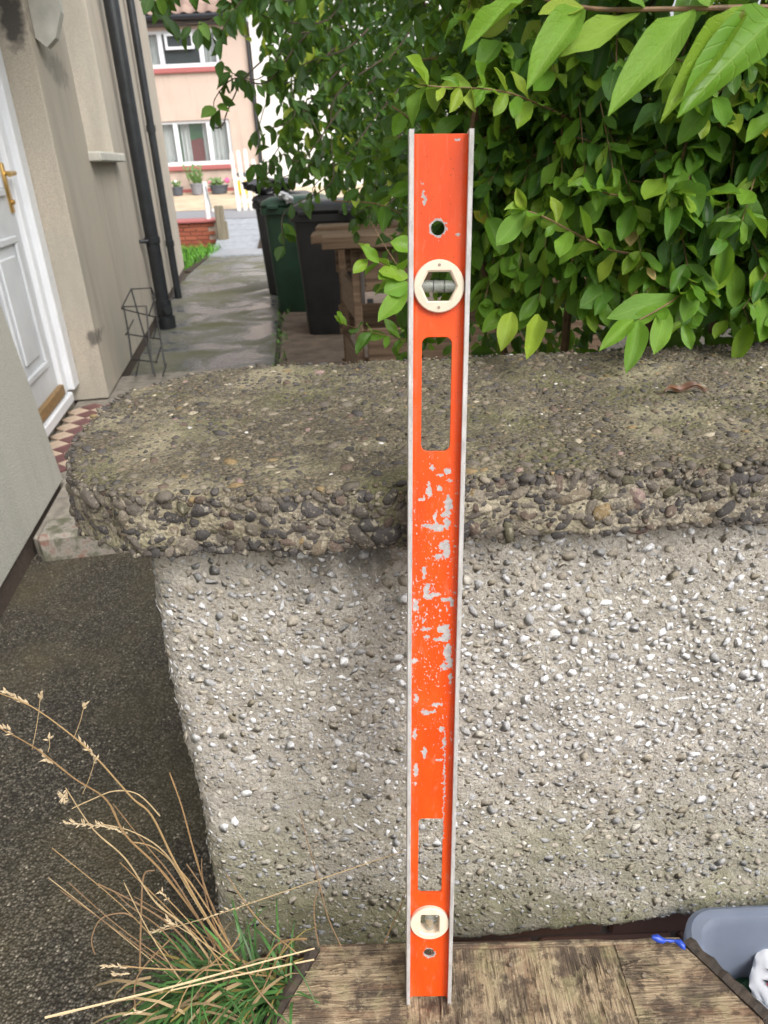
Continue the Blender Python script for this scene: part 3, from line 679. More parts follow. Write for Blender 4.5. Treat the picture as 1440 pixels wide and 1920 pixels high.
# roof: deck and single tiles
rl = radians(34); RB = np.array([-2.7, HY-0.28, 4.46])
deck = MB().add([(-9.7, HY-0.2, 4.47), (-2.72, HY-0.2, 4.47), (-2.72, HY+3.4, 4.47+3.6*math.tan(rl)), (-9.7, HY+3.4, 4.47+3.6*math.tan(rl))], [(0, 1, 2, 3)]).build('roof', 'roof_tile', fh)
tp = []
for j in range(9):
    u = j/8; zz = 0.028*sin(u*2*pi)
    tp.append((0.30*u, zz))
tv = [(x, 0, z) for x, z in tp]+[(x, 0.40, z+0.012) for x, z in tp]+[(x, 0, z-0.018) for x, z in tp]
tf = [(j, j+1, 9+j+1, 9+j) for j in range(8)]+[(18+j, 18+j+1, j+1, j) for j in range(8)]
tile_me = mesh('roof_tile', tv, tf, 'roof_tile', True)
for r_ in range(5):
    for c_ in range(10):
        x = -5.75+c_*0.295; d = r_*0.33
        Mt = Matrix.Translation((x, HY-0.27+d*cos(rl), 4.50+d*sin(rl)+0.012))@Matrix.Rotation(rl-0.05, 4, 'X')
        ob('roof_tile', tile_me, deck, Mt)
# white house next door
wh = root('white_house', (-0.5, 21.0, 0.7), 'bright white rendered house next to the pink one, seen through leaves', 'house')
MB().box((-2.76, 20.7, 0.6), (4.5, 26, 6.0)).build('wall', 'render_white', wh)
MB().box((-2.76, 20.62, 5.9), (4.6, 26.1, 6.08)).build('roof_edge', 'gutter_black', wh)

# things on the drive
def pot(name, x, y, z, w, h, mat, label, cat='plant pot', oblong=1.0, group=None):
    o = root(name, (x, y, z), label, cat, group)
    rings = []
    for zz, k in ((0, 0.38), (h*0.86, 0.48), (h*0.862, 0.53), (h, 0.53)):
        rings.append([(x+w*k*oblong*a, y+w*k*b, z+zz) for a, b in circ(1, 16)])
    for zz, k in ((h, 0.47), (h*0.85, 0.45)):
        rings.append([(x+w*k*oblong*a, y+w*k*b, z+zz) for a, b in circ(1, 16)])
    MB().loft(rings).build('body', mat, o, True)
    MB().add([(x+w*.46*oblong*a, y+w*.46*b, z+h*.87) for a, b in circ(1, 12)], [tuple(range(12))]).build('soil', 'soil', o)
    return o
def z_drive(y): return 0.365+(y-17.6)/3.3*0.335
py = 20.05; pz = z_drive(py)+0.004
def planter_plant(parent, x, y, z, h, spread, n, seed, flower=None, fpos=()):
    r = np.random.default_rng(seed); mb = MB()
    for i in range(n):
        a = r.random()*2*pi; q = np.array([x+r.normal()*spread*.3, y+r.normal()*spread*.2, z]); t = q+np.array([cos(a)*spread*r.random(), sin(a)*spread*.5*r.random(), h*(.4+.6*r.random())])
        d = t-q; s = np.cross(d, [0, 1, 0]); s = s/(np.linalg.norm(s)+1e-9)*0.022
        m_ = (q+t)/2; mb.add([q, m_-s, t, m_+s], [(0, 1, 2, 3)]); mb.add([t, t+np.array([s[0]*2, -.02, .03]), t+np.array([s[0], .02, .08]), t+np.array([-s[0], .02, .05])], [(0, 1, 2, 3)])
    mb.build('plant', 'grass_blade', parent, False, (0.10, 0.19, 0.045))
    for (fx, fz, fr) in fpos:
        Vf, Ff = ico(1, 0.25, seed); MB().add(Vf*fr+np.array([fx, y-0.05, fz]), [tuple(f) for f in Ff]).build('flower', flower, parent, True)
p1 = pot('plant_pot', -4.93, py, pz, 0.32, 0.20, 'pot_dark', 'low dark planter with a white flower under the far house window', oblong=1.0); planter_plant(p1, -4.93, py, pz+.18, 0.1, 0.15, 14, 1, 'white_flower', [(-4.93, pz+.32, .04)])
p2 = pot('plant_pot', -4.42, py, pz, 0.34, 0.26, 'pot_grey', 'mid grey round pot with a tall leafy plant by the far house'); planter_plant(p2, -4.42, py, pz+.22, 0.42, 0.22, 26, 2)
p3 = pot('plant_pot', -3.86, py, pz, 0.36, 0.2, 'pot_dark', 'long dark planter with red and pink flowers beside the yellow bucket', oblong=1.35); planter_plant(p3, -3.86, py, pz+.18, 0.14, 0.28, 24, 5, 'pink_flower', [(-3.62, pz+.30, .075), (-4.08, pz+.27, .03)])
yb = root('bucket', (-3.25, py-.25, z_drive(py-.25)), 'yellow rubber bucket on the beige drive by the fence', 'bucket')
bz = z_drive(py-.25)+.004; MB().loft([[(-3.25+k*a, py-.25+k*b, bz+zz) for a, b in circ(1, 18)] for zz, k in ((0, .14), (.29, .19), (.31, .20), (.33, .20), (.33, .18), (.03, .13))]).build('body', 'yellow_plastic', yb, True)
MB().tube([(-3.25+.2*cos(t), py-.25, bz+.31+.14*sin(t)) for t in np.linspace(0, pi, 12)], 0.012, 6).build('handle', 'pot_dark', yb, True)
gc = pot('plant_pot', -3.20, py+.12, pz+.0, 0.34, 0.46, 'pot_dark', 'tall black tub standing behind the yellow bucket')
# white picket fence panel
fc = root('picket_fence', (-2.65, 16.9, 0.37), 'weathered white picket fence panel leaning beside the far drive', 'fence')
fpx = [(441, 275), (455, 271), (468, 267), (480, 300), (490, 320)]
for i in range(6):
    x = -2.86+i*0.135; lean = -0.03+0.012*i; h = [1.14, 1.18, 1.20, 1.0, 0.92, 0.86][i]
    Mp = Matrix.Translation((x, 16.85+.01*i, 0.36))@Matrix.Rotation(lean, 4, 'Y')
    MB().prism([(-.042, 0), (.042, 0), (.042, h-.05), (.03, h-.015), (0, h), (-.03, h-.015), (-.042, h-.05)], -.011, .011).build('picket', 'fence_white', fc, M=Mp@Matrix.Rotation(radians(90), 4, 'X'))
for z in (.52, .95): MB().box((-2.93, 16.875, z), (-2.12, 16.91, z+.07)).build('rail', 'fence_white', fc)
# pole, handrail, timber post, brick wall
pl = root('white_pole', (-2.86, 13.2, GZ), 'chipped white painted pole with a thin handrail by the steps', 'pole')
MB().tube([at(396, 462, 13.25), at(390, 400, 13.20), at(383, 342, 13.15)], 0.042, 10).build('pole', 'white_paint', pl, True)
MB().tube([at(385, 348, 13.12), at(391, 372, 13.1), at(398, 397, 13.05)], 0.016, 8).build('handrail', 'galvanised', pl, True)
MB().tube([at(398, 396, 13.05), at(408, 393, 13.05), at(411, 386, 13.05)], 0.03, 8).build('elbow', 'white_paint', pl, True)
tpst = root('timber_post', (-2.55, 12.9, GZ), 'short weathered timber post beside the street steps', 'post')
b0 = at(421, 462, 12.9); MB().box((b0[0]-.09, b0[1]-.05, GZ), (b0[0]+.06, b0[1]+.06, .62), .01).build('post', 'grey_timber', tpst)
MB().box((b0[0]+.062, b0[1]-.03, GZ), (b0[0]+.10, b0[1]+.03, .36), .006).build('side_board', 'grey_timber', tpst)
bw = root('brick_wall', (-3.3, 14.1, GZ), 'low red brick retaining wall below the street', 'wall')
MB().box((-5.2, 13.97, GZ-.05), (-2.82, 14.58, 0.338)).build('core', 'brick_mortar', bw)
bme = mesh('brick', *(lambda b: (b.v, b.f))(MB().box((0, 0, 0), (.213, .05, .064), .004)), 'brick_red')
for j in range(6):
    for i in range(11):
        x = -5.2+i*0.223+(0.11 if j % 2 else 0)
        if x+.213 > -2.8: continue
        ob('brick', bme, bw, Matrix.Translation((x, 13.945+random.uniform(-.003, .003), GZ+.005+j*.073)))
MB().box((-5.2, 13.9, 0.342), (-2.82, 14.6, 0.38), .006).build('coping', 'red_sill', bw)

# ================================================================== HOUSE ON THE LEFT (built in its own frame: x out from the wall, y along it)
HM = Matrix.Translation((-1.306, 2.059, 0))@Matrix.Rotation(radians(9), 4, 'Z')
hs = root_local('terraced_house', HM, 'beige roughcast house with white panelled door and black drainpipes', 'house')
def side(x, y, z): return (-0.15+z, x, y)               # plate XY -> (along, up), thickness -> out
plate_obj('wall', [(2.21, 0.0), (8.5, 0.0), (8.5, 5.2), (2.21, 5.2)], [[(3.13, 1.36), (4.15, 1.36), (4.15, 2.75), (3.13, 2.75)]], 0.30, 'roughcast_beige', hs, side, 0.008)
MB().add([(0.002, -3.5, 0.0), (0.002, 0.93, 0.0), (0.002, 0.652, 1.2), (0.002, 0.62, 5.2), (0.002, -3.5, 5.2), (-.32, -3.5, 0.0), (-.32, 0.93, 0.0), (-.32, 0.652, 1.2), (-.32, 0.62, 5.2), (-.32, -3.5, 5.2)],
         [(0, 1, 2, 3, 4), (9, 8, 7, 6, 5), (0, 5, 6, 1), (1, 6, 7, 2), (2, 7, 8, 3), (3, 8, 9, 4), (4, 9, 5, 0)]).build('wall_pier', 'roughcast_grey', hs)
MB().box((-6, 8.2, 0), (-.302, 8.49, 5.2)).build('end_wall', 'roughcast_beige', hs)
MB().box((-.26, -3.5, GZ-.05), (-.012, 0.915, -0.004)).build('plinth', 'plinth_mortar', hs)
MB().box((-.26, 2.24, GZ-.05), (-.012, 8.48, -0.004)).build('plinth', 'plinth_mortar', hs)
MB().box((-.33, 0.60, 2.12), (-.004, 2.206, 5.2)).build('lintel', 'roughcast_beige', hs)
# door set
fr = MB(); fr.box((-.20, 2.075, 0.10), (-.15, 2.206, 2.118), .006); fr.box((-.235, 1.985, 0.10), (-.185, 2.073, 2.118), .006); fr.box((-.235, .62, 2.02), (-.16, 1.98, 2.116), .006); fr.box((-.235, .56, 0.10), (-.15, .66, 2.0), .006)
fr.build('door_frame', 'white_pvc', hs)
dr = MB().box((-.25, .67, 0.145), (-.21, 1.982, 2.01), .004).build('door', 'door_white', hs)
def panel(y0, y1, z0, z1):
    q = MB(); w = .035
    for a, b in ((((y0, z0), (y1, z0+w))), (((y0, z1-w), (y1, z1))), (((y0, z0+w), (y0+w, z1-w))), (((y1-w, z0+w), (y1, z1-w)))):
        q.box((-.212, a[0], a[1]), (-.194, b[0], b[1]), .006)
    q.box((-.212, y0+.085, z0+.085), (-.198, y1-.085, z1-.085), .006)
    q.build('door_panel', 'door_white', dr)
panel(1.42, 1.85, .30, .97); panel(.80, 1.25, .30, .97); panel(1.42, 1.85, 1.15, 1.85); panel(.80, 1.25, 1.15, 1.85)
hd = MB(); hd.box((-.212, 1.905, 1.07), (-.197, 1.945, 1.30), .004); hd.tube([(-.198, 1.925, 1.25), (-.15, 1.925, 1.25), (-.145, 1.90, 1.25), (-.145, 1.80, 1.245)], 0.011, 8); hd.tube([(-.198, 1.925, 1.12), (-.185, 1.925, 1.12)], .012, 10)
hd.build('door_handle', 'brass', dr, True)
MB().box((-.21, .70, .105), (-.18, 1.975, .165), .004).build('weather_bar', 'brown_threshold', dr)
MB().box((-.24, .60, .035), (-.165, 2.07, .095), .008).build('door_sill', 'white_pvc', hs)
MB().box((-.24, .60, -.05), (-.202, 2.19, .03), .006).build('door_step', 'porch_concrete', hs)
# window: sill, frame and glass deep in the reveal
MB().box((-.19, 3.10, 1.30), (.075, 4.17, 1.358), .008).build('window_sill', 'painted_stone', hs)
wf = MB(); wf.box((-.26, 3.14, 1.362), (-.21, 4.14, 1.43)); wf.box((-.26, 3.14, 1.43), (-.21, 3.2, 2.74)); wf.box((-.26, 4.08, 1.43), (-.21, 4.14, 2.74)); wf.box((-.26, 3.61, 1.43), (-.21, 3.67, 2.74)); wf = wf.build('window_frame', 'white_pvc', hs)
MB().box((-.245, 3.2, 1.43), (-.235, 3.61, 2.74)).build('pane', 'glass_pane', wf); MB().box((-.245, 3.67, 1.43), (-.235, 4.08, 2.74)).build('pane', 'glass_pane', wf)
MB().box((-.32, 3.1, 1.3), (-.305, 4.2, 2.8)).build('blind', 'curtain', wf)
# bracket of the door canopy
MB().prism([(0.003, 1.86), (0.05, 1.82), (0.10, 1.86), (0.15, 1.97), (0.16, 2.5), (0.003, 2.5)], 2.30, 2.38).build('canopy_bracket', 'painted_stone', hs, M=Matrix(((1, 0, 0, 0), (0, 0, 1, 0), (0, 1, 0, 0), (0, 0, 0, 1))))
MB().box((0.003, .5, 2.5), (.50, 2.6, 2.58), .01).build('canopy', 'painted_stone', hs)
# dark stains are separate patches of grime on the reveal: part of the roughcast colour -> see material
sp = MB().tube([(.10, 4.73, GZ+.02), (.10, 4.73, 5.4)], 0.060, 20).build('soil_pipe', 'black_pvc', hs, True)
for z in (.68, 2.6): MB().tube([(.10, 4.73, z-.025), (.10, 4.73, z+.025)], 0.069, 20).build('collar', 'black_pvc', sp, True)
for z in (.68, 2.6): MB().tube([(.003, 4.62, z), (.07, 4.66, z)], 0.016, 8).build('bracket', 'black_pvc', sp, True)
MB().tube([(.10, 4.73, .0), (.10, 4.73, .16)], 0.072, 20).build('socket', 'black_pvc', sp, True); MB().tube([(.10, 4.73, GZ-.03), (.10, 4.73, .02)], 0.085, 16).build('gully', 'black_pvc', sp, True)
MB().tube([(.13, 4.66, .09), (.145, 4.625, .09)], 0.04, 14).build('access_cap', 'black_pvc', sp, True)
dp = MB().tube([(.07, 6.42, GZ+.01), (.07, 6.42, 5.4)], 0.040, 14).build('downpipe', 'black_pvc', hs, True)
for z in (.50, 1.62, 2.8): MB().tube([(.07, 6.42, z-.03), (.07, 6.42, z+.03)], 0.049, 14).build('collar', 'black_pvc', dp, True)
MB().box((.004, .38, GZ-.04), (.95, .944, -.012), .010).build('porch_slab', 'porch_concrete', hs)
# porch platform, front step and diamond tiles
pf = MB().box((-.20, .945, GZ-.04), (.95, 2.75, -.012), .012).build('porch_slab', 'porch_concrete', hs)
tm = {}
for k, mt in ((0, 'tile_cream'), (1, 'tile_maroon')):
    b = MB().box((-.0475, -.0475, 0), (.0475, .0475, .012), .0015); tm[k] = mesh('tile', b.v, b.f, mt)
q = 0.0985
for i in range(-2, 16):
    for j in range(-12, 12):
        x = (i+j)*q*.7071; y = 1.0+(i-j)*q*.7071
        if -.168 < x < .55 and 1.0 < y < 2.08:
            # chequer of squares laid on the diagonal
            ob('tile', tm[(i) % 2 ^ (j) % 2], pf, Matrix.Translation((x, y, -.0118))@Matrix.Rotation(radians(45), 4, 'Z'))
st = MB().box((.03, .335, GZ-.02), (.55, .50, .006), .014).build('front_step', 'old_step', hs)

# wire rack against the wall
wr = root('wire_rack', at(275, 690, 4.75), 'small black wire rack standing against the house wall by the pipe', 'rack')
def wire(nm, pts, r=0.0058): MB().tube([at(*p) for p in pts], r, 6).build(nm, 'black_wire', wr, True)
wire('frame', [(291, 706, 4.72), (268, 620, 4.78), (246, 542, 4.85), (284, 540, 4.9), (297, 610, 4.85), (310, 690, 4.8)])
wire('frame', [(247, 673, 4.5), (240, 620, 4.53), (232, 575, 4.56), (274, 574, 4.62), (280, 640, 4.6), (287, 700, 4.56)])
for pts in ([(246, 542, 4.85), (228, 578, 4.55)], [(284, 540, 4.9), (291, 556, 4.8), (280, 590, 4.62)], [(228, 579, 4.55), (297, 596, 4.8)], [(236, 626, 4.52), (301, 636, 4.8)], [(246, 674, 4.5), (294, 679, 4.74)], [(298, 597, 4.8), (287, 636, 4.6)], [(302, 650, 4.8), (292, 680, 4.6)], [(250, 600, 4.84), (236, 628, 4.53)], [(262, 668, 4.8), (255, 705, 4.55)], [(312, 682, 4.8), (305, 705, 4.6)]): wire('cross_wire', pts, .0048)

# ================================================================== WHEELIE BINS, CRATE
def wheelie(x, y, rz, mat, label, z0=GZ+.018, s=1.0):
    M = Matrix.Translation((x, y, z0))@Matrix.Rotation(rz, 4, 'Z')@Matrix.Scale(s, 4)
    o = root_local('wheelie_bin', M, label, 'wheelie bin'); o['group'] = 'wheelie bins beside the path'
    def ring(w, d, z, r=.05, cy=0): return [(a, b+cy, z) for a, b in rrect(w, d, r, 4)]
    MB().loft([ring(.44, .50, 0, .05), ring(.455, .52, .03, .06), ring(.53, .64, .86, .06), ring(.53, .64, .90, .06)]).build('body', mat, o, True)
    MB().loft([ring(.56, .68, .90, .06), ring(.585, .71, .905, .06), ring(.585, .71, .955, .06), ring(.56, .68, .965, .06)]).build('rim', mat, o, True)
    MB().loft([ring(.575, .72, .968, .07, .01), ring(.59, .74, .985, .07, .01), ring(.56, .70, 1.015, .08, .01), ring(.44, .56, 1.045, .08, .01), ring(.2, .3, 1.052, .05, .01)]).build('lid', mat, o, True)
    for sx in (-1, 1): MB().box((sx*.16-.05, -.40, .95), (sx*.16+.05, -.345, .985), .008).build('lid_grip', mat, o)
    MB().tube([(-.24, .39, .93), (.24, .39, .93)], .02, 8).build('handle', mat, o, True)
    for sx in (-1, 1): MB().tube([(sx*.25, .27, .10), (sx*.30, .27, .10)], .10, 18).build('wheel', 'bin_wheel', o, True)
    return o
wheelie(-0.335, 6.36, radians(-4), 'bin_black', 'black wheelie bin nearest the wooden crate')
wheelie(-0.71, 7.45, radians(-5), 'bin_green', 'dark green wheelie bin between the black bin and the path')
wheelie(-0.95, 8.55, radians(-5), 'bin_black', 'farthest wheelie bin, with a black rubbish bag on its lid')
bg = root('rubbish_bag', (-1.07, 8.4, .97), 'shiny black rubbish bag lying on the farthest bin lid', 'bag')
Vb, Fb = ico(4, .38, 5, (.26, .20, .075)); MB().add(Vb+np.array([-1.07, 8.40, 1.035]), [tuple(f) for f in Fb]).build('bag', 'bag_black', bg, True)
Vb, Fb = ico(3, .5, 8, (.055, .04, .03))
rb = MB().add(Vb+np.array([-.80, 7.11, .985]), [tuple(f) for f in Fb]).add(Vb*np.array([.7, 1, 1.2])+np.array([-.74, 7.08, .95]), [tuple(f) for f in Fb]).build('crumpled_film', 'white_wrap', None, True); tag(rb, 'scrap of crumpled pale plastic film on the green bin lid', 'plastic film')

cr = root('wooden_crate', (0.25, 3.4, GZ), 'rough wooden crate frame of brown slats in front of the bins', 'crate')
def plank(nm, lo, hi, rz=0.0, jit=.004):
    c = Vector(((lo[0]+hi[0])/2, (lo[1]+hi[1])/2, (lo[2]+hi[2])/2)); hlf = Vector((hi[0]-c.x, hi[1]-c.y, hi[2]-c.z))
    M = Matrix.Translation(c)@Matrix.Rotation(rz+random.uniform(-jit, jit), 4, 'Z')@Matrix.Rotation(random.uniform(-jit, jit), 4, 'Y')
    return MB().box(tuple(-hlf), tuple(hlf), .004).build(nm, 'pallet_wood', cr, M=M)
for (x, y) in ((-.075, 3.20), (.95, 3.20), (-.155, 3.75), (.95, 3.75)): plank('post', (x-.018, y-.03, GZ), (x+.018, y+.03, .905))
plank('top_board', (-.21, 3.10, .915), (1.05, 3.30, .965), .02); plank('top_board', (-.27, 3.33, .915), (1.05, 3.50, .955), .015); plank('top_board', (-.27, 3.66, .917), (1.05, 3.84, .96), -.01)
for (z, h) in ((.735, .165), (.405, .17), (.02, .20)): plank('front_slat', (-.04, 3.145, z), (1.0, 3.168, z+h))
for (z, h) in ((.735, .165), (.42, .15), (.12, .17)): plank('back_slat', (-.19, 3.785, z), (1.0, 3.808, z+h))
for (z, h) in ((.60, .15), (.28, .15), (-.02, .15)):
    MB().box((-.012, 0, 0), (.012, .58, h), .004).build('side_slat', 'pallet_wood', cr, M=Matrix.Translation((-.075, 3.20, z))@Matrix.Rotation(radians(8.5), 4, 'Z'))

# ================================================================== GARDEN WALL
gw = root('garden_wall', (0.4, 0.8, GZ), 'pebbledashed garden wall with thick exposed-aggregate concrete coping', 'wall')
WK = 1.088; FRONT = 0.666; WL = -0.2645; CZ = 0.955; CB = .886
# --- rendered body as a skin: left end, rounded corner, front
def body_path(s):            # s: distance along the skin, 0 = back of the left end; 0.375 = corner
    r = 0.03; L1 = 0.375-r; arc = r*pi/2
    if s < L1: return (WL, FRONT+.375-s, -1, 0)
    if s < L1+arc:
        a = (s-L1)/r; return (WL+r-r*cos(a), FRONT+r-r*sin(a), -cos(a), -sin(a))
    return (WL+r+(s-L1-arc), FRONT, 0, -1)
S_END = 2.15
def bot(x): return 0.172+max(0, x+.26)*0.088+0.006*noise.noise(Vector((x*18, 3.1, 0)))+0.004*noise.noise(Vector((x*60, 1.1, 0)))
def relief(s, z):
    k = noise.noise(Vector((s*16, z*16, .3)))*.0040+noise.noise(Vector((s*55, z*55, 4.3)))*.0024+noise.noise(Vector((s*130, z*130, 9.3)))*.0016
    return k
def skin(s, z, off=0.0):
    x, y, nx, ny = body_path(s); w = 0.012*noise.noise(Vector((z*4, 7.7, s*.5)))
    zb = bot(x); kick = 0.016*max(0, 1-(z-zb)/.10)**2 - 0.02*max(0, 1-(z-zb)/.012)
    d = relief(s, z)+kick+off
    if nx < -.2: d += w*abs(nx)
    return np.array([x+nx*d, y+ny*d, z]), np.array([nx, ny, 0.0])
ss = list(np.arange(0, 1.25, .006))+list(np.arange(1.26, S_END, .03)); NZ = 118
V = []
for s in ss:
    x = body_path(s)[0]; zb = bot(x)
    for j in range(NZ+1): V.append(skin(s, zb+(.902-zb)*j/NZ)[0])
    # return under the render edge
ns = len(ss); Fg = np.array([[i*(NZ+1)+j, (i+1)*(NZ+1)+j, (i+1)*(NZ+1)+j+1, i*(NZ+1)+j+1] for i in range(ns-1) for j in range(NZ)])
V = np.array(V); under = []
for i in range(ns):
    p = V[i*(NZ+1)]; x, y, nx, ny = body_path(ss[i]); under.append(p-np.array([nx, ny, 0])*.07+np.array([0, 0, .004]))
b = len(V); V = np.vstack([V, np.array(under)])
Fu = np.array([[b+i, b+i+1, (i+1)*(NZ+1), i*(NZ+1)] for i in range(ns-1)])
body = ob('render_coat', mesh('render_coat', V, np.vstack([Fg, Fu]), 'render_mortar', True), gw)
MB().box((WL+.035, FRONT+.06, .12), (1.78, 1.05, .90)).build('core', 'plinth_mortar', gw)
# --- stone chips bedded in the render
chip = [shard(100+i, random.choice((8, 9, 10, 12))) for i in range(24)]
chip_t = [(.70, .70, .71), (.58, .58, .59), (.47, .47, .48), (.37, .37, .375), (.28, .278, .272), (.40, .36, .30), (.32, .285, .235), (.25, .222, .17), (.52, .49, .435)]
items = []; da = Darts(.012)
def chip_try(r0, r1, n, k):
    for _ in range(n):
        s = random.uniform(0.0, 1.2); x = body_path(s)[0]; z = random.uniform(bot(x)+.004, .888); r = random.uniform(r0, r1)
        if not da.ok(s, z, r, k): continue
        dens = noise.noise(Vector((s*5, z*9, 2.2)))*.5+.5; bright = noise.noise(Vector((s*2.6+3, z*4.5, 8.2)))*.5+.5
        band = max(0, 1-abs(z-.67)/.17)*(.35+.65*min(1, max(0, (s-.55)/.3)))
        if random.random() > .32+1.2*dens+.5*band: continue
        pw = .20+.75*band+.45*(bright-.45)-(.22 if z < .43 else 0)
        u = random.random()
        if u < pw: ti = random.choice((0, 0, 1, 1, 2))
        elif u < pw+.35: ti = random.choice((2, 3, 3, 8, 5))
        else: ti = random.choice((4, 5, 6, 6, 7))
        P, nrm = skin(s, z, r*random.uniform(-.10, .08))
        nn = nrm+rng.normal(size=3)*.17; R = frame(nn, rng.normal(size=3))
        e_ = random.uniform(.92, 1.22); items.append((P, R, (r*e_, r/e_**.5, r), random.randrange(24), ti))
chip_try(.0066, .0104, 4600, .74); chip_try(.0046, .0066, 18000, .66); chip_try(.0022, .0046, 34000, .66)
emit(body, items, chip, 'stone_chip', 'small_chips', 'stone_tint', 300, False, chip_t)
print('chips', len(items))
# --- coping slab
outline = [(1.9, .672), (1.9, 1.14), (-.185, 1.118), (-.29, 1.088), (-.362, 1.006), (-.378, .925), (-.366, .785), (-.330, .688), (-.255, .634), (-.11, .624), (.02, .627), (.15, .640), (.42, .646)]
cpm = MB().prism(outline, CB, CZ); tmp = cpm.build('coping_tmp', 'coping_cement')
bm = bmesh.new(); bm.from_mesh(tmp.data); bmesh.ops.bevel(bm, geom=[e for e in bm.edges], offset=.010, segments=2, affect='EDGES', profile=.5); bm.to_mesh(tmp.data); bm.free()
md = tmp.modifiers.new('r', 'REMESH'); md.mode = 'VOXEL'; md.voxel_size = .0055
dg = bpy.context.evaluated_depsgraph_get(); cme = bpy.data.meshes.new_from_object(tmp.evaluated_get(dg)); bpy.data.objects.remove(tmp)
nv = len(cme.vertices); co = np.empty(nv*3, dtype=np.float32); cme.vertices.foreach_get('co', co); co = co.reshape(-1, 3); no = np.empty(nv*3, dtype=np.float32); cme.vertices.foreach_get('normal', no); no = no.reshape(-1, 3)
dsp = np.array([noise.noise(Vector(c)*13)*.006+(noise.noise(Vector((c[0]*9, c[1]*9, 4)))*.005 if c[2] < CB+.012 else 0)+noise.noise(Vector(c)*45)*.0035+noise.noise(Vector(c)*120)*.0020 for c in co.tolist()])
amp = np.where(no[:, 2] > .7, .7, 1.3)
co = co+no*(dsp*amp)[:, None]; cme.vertices.foreach_set('co', co.ravel()); cme.update()
cme.polygons.foreach_set('use_smooth', np.ones(len(cme.polygons), dtype=bool)); cme.materials.clear(); cme.materials.append(MATS['coping_cement'])
cop = ob('coping', cme, gw); cme.name = 'coping'
# stones on the cast sides, pebbles in the top
peb = [rock(2, 300+i, (1, random.uniform(.6, .95), random.uniform(.42, .58)), 13, .45, .82) for i in range(14)]
peb1 = [rock(1, 330+i, (1, random.uniform(.6, .95), random.uniform(.40, .6)), 4) for i in range(14)]
peb_t = [(.095, .083, .072), (.130, .112, .094), (.068, .063, .060), (.17, .147, .118), (.185, .150, .108), (.130, .096, .076), (.24, .205, .16), (.085, .077, .075), (.23, .165, .085), (.58, .56, .54), (.27, .19, .17), (.125, .115, .075), (.38, .33, .25)]
def pick_t(): return random.choices(range(13), [16, 14, 16, 9, 6, 6, 4, 12, 2, .5, .8, 6, 1.6])[0]
edge = [(-.29, 1.088), (-.362, 1.006), (-.378, .925), (-.366, .785), (-.330, .688), (-.255, .634), (-.11, .624), (.02, .627), (.15, .640), (.42, .646), (1.25, .658)]
el = [math.dist(edge[i], edge[i+1]) for i in range(len(edge)-1)]; EL = sum(el)
def on_edge(s):
    for i, l in enumerate(el):
        if s <= l:
            a = np.array(edge[i]); b_ = np.array(edge[i+1]); d = (b_-a)/l; return a+d*s, np.array([d[1]*1.0, -d[0]])*np.sign(1)
        s -= l
    return np.array(edge[-1]), np.array([0, -1.])
items = []; da = Darts(.03)
def side_try(r0, r1, n, k):
    for _ in range(n):
        s = random.uniform(0, EL); r = random.uniform(r0, r1); z = random.uniform(CB+r*.35, CZ-r*.75)
        if not da.ok(s, z, r, k): continue
        p, nr = on_edge(s)
        if np.dot(nr, p-np.array([.5, .8])) < 0: nr = -nr
        d3 = noise.noise(Vector((p[0], p[1], z))*13)*.006
        P = np.array([p[0], p[1], z])+np.array([nr[0], nr[1], 0])*(d3*1.3+noise.noise(Vector((p[0], p[1], z))*45)*.0045-r*random.uniform(.16, .32))
        nn = np.array([nr[0], nr[1], .05])+rng.normal(size=3)*.22
        R = frame(nn, np.array([-nr[1]*-1, nr[0]*-1, 0])+rng.normal(size=3)*.6)
        t = random.choices(range(13), [16, 15, 9, 10, 4, 5, 3, 12, .6, 0, .3, 2, .8])[0]; sc = (r*random.uniform(1.0, 1.4), r, r)
        items.append((P, R, sc, random.randrange(14), t))
side_try(.013, .019, 170, .66); side_try(.009, .013, 3400, .52); side_try(.0055, .009, 20000, .44); side_try(.0025, .0055, 26000, .50)
# the few pale and pink stones that stand out
for (px, py, d, r, t) in ((992, 893, .675, .0085, 9), (1030, 1006, .70, .010, 9), (1198, 985, .70, .015, 10), (1065, 960, .69, .0055, 9), (1300, 955, .71, .009, 9), (440, 922, .655, .013, 8)):
    items.append((at(px, py, d*1.088*0.992), frame((0, -1, .4), (1, 0, 0)), (r*1.2, r, r), 3, t))
emit(cop, items, peb, 'stone', 'small_stones', 'stone_crusted', 300, True, peb_t)
print('stones', len(items))
from mathutils.geometry import intersect_point_tri_2d
def inside(x, y, poly):
    c = False; j = len(poly)-1
    for i in range(len(poly)):
        if (poly[i][1] > y) != (poly[j][1] > y) and x < (poly[j][0]-poly[i][0])*(y-poly[i][1])/(poly[j][1]-poly[i][1])+poly[i][0]: c = not c
        j = i
    return c
items = []; da = Darts(.014)
def top_try(r0, r1, n, k):
    for _ in range(n):
        x = random.uniform(-.38, 1.0); y = random.uniform(.62, 1.13); r = random.uniform(r0, r1)
        if not inside(x, y, outline) or not da.ok(x, y, r, k): continue
        d3 = (noise.noise(Vector((x, y, CZ))*13)*.006+noise.noise(Vector((x, y, CZ))*45)*.0035)*.55
        P = np.array([x, y, CZ+d3-r*.17]); nn = np.array([0, 0, 1.])+rng.normal(size=3)*.16
        items.append((P, frame(nn, rng.normal(size=3)), (r*1.15, r, r*.9), random.randrange(14), pick_t()))
top_try(.0085, .0125, 320, 1.3); top_try(.005, .0085, 4200, .80); top_try(.0026, .005, 17000, .76); top_try(.0014, .0026, 20000, .9)
emit(cop, items, peb1, 'pebble', 'small_pebbles', 'stone_tint', 300, True, peb_t)
print('pebbles', len(items))
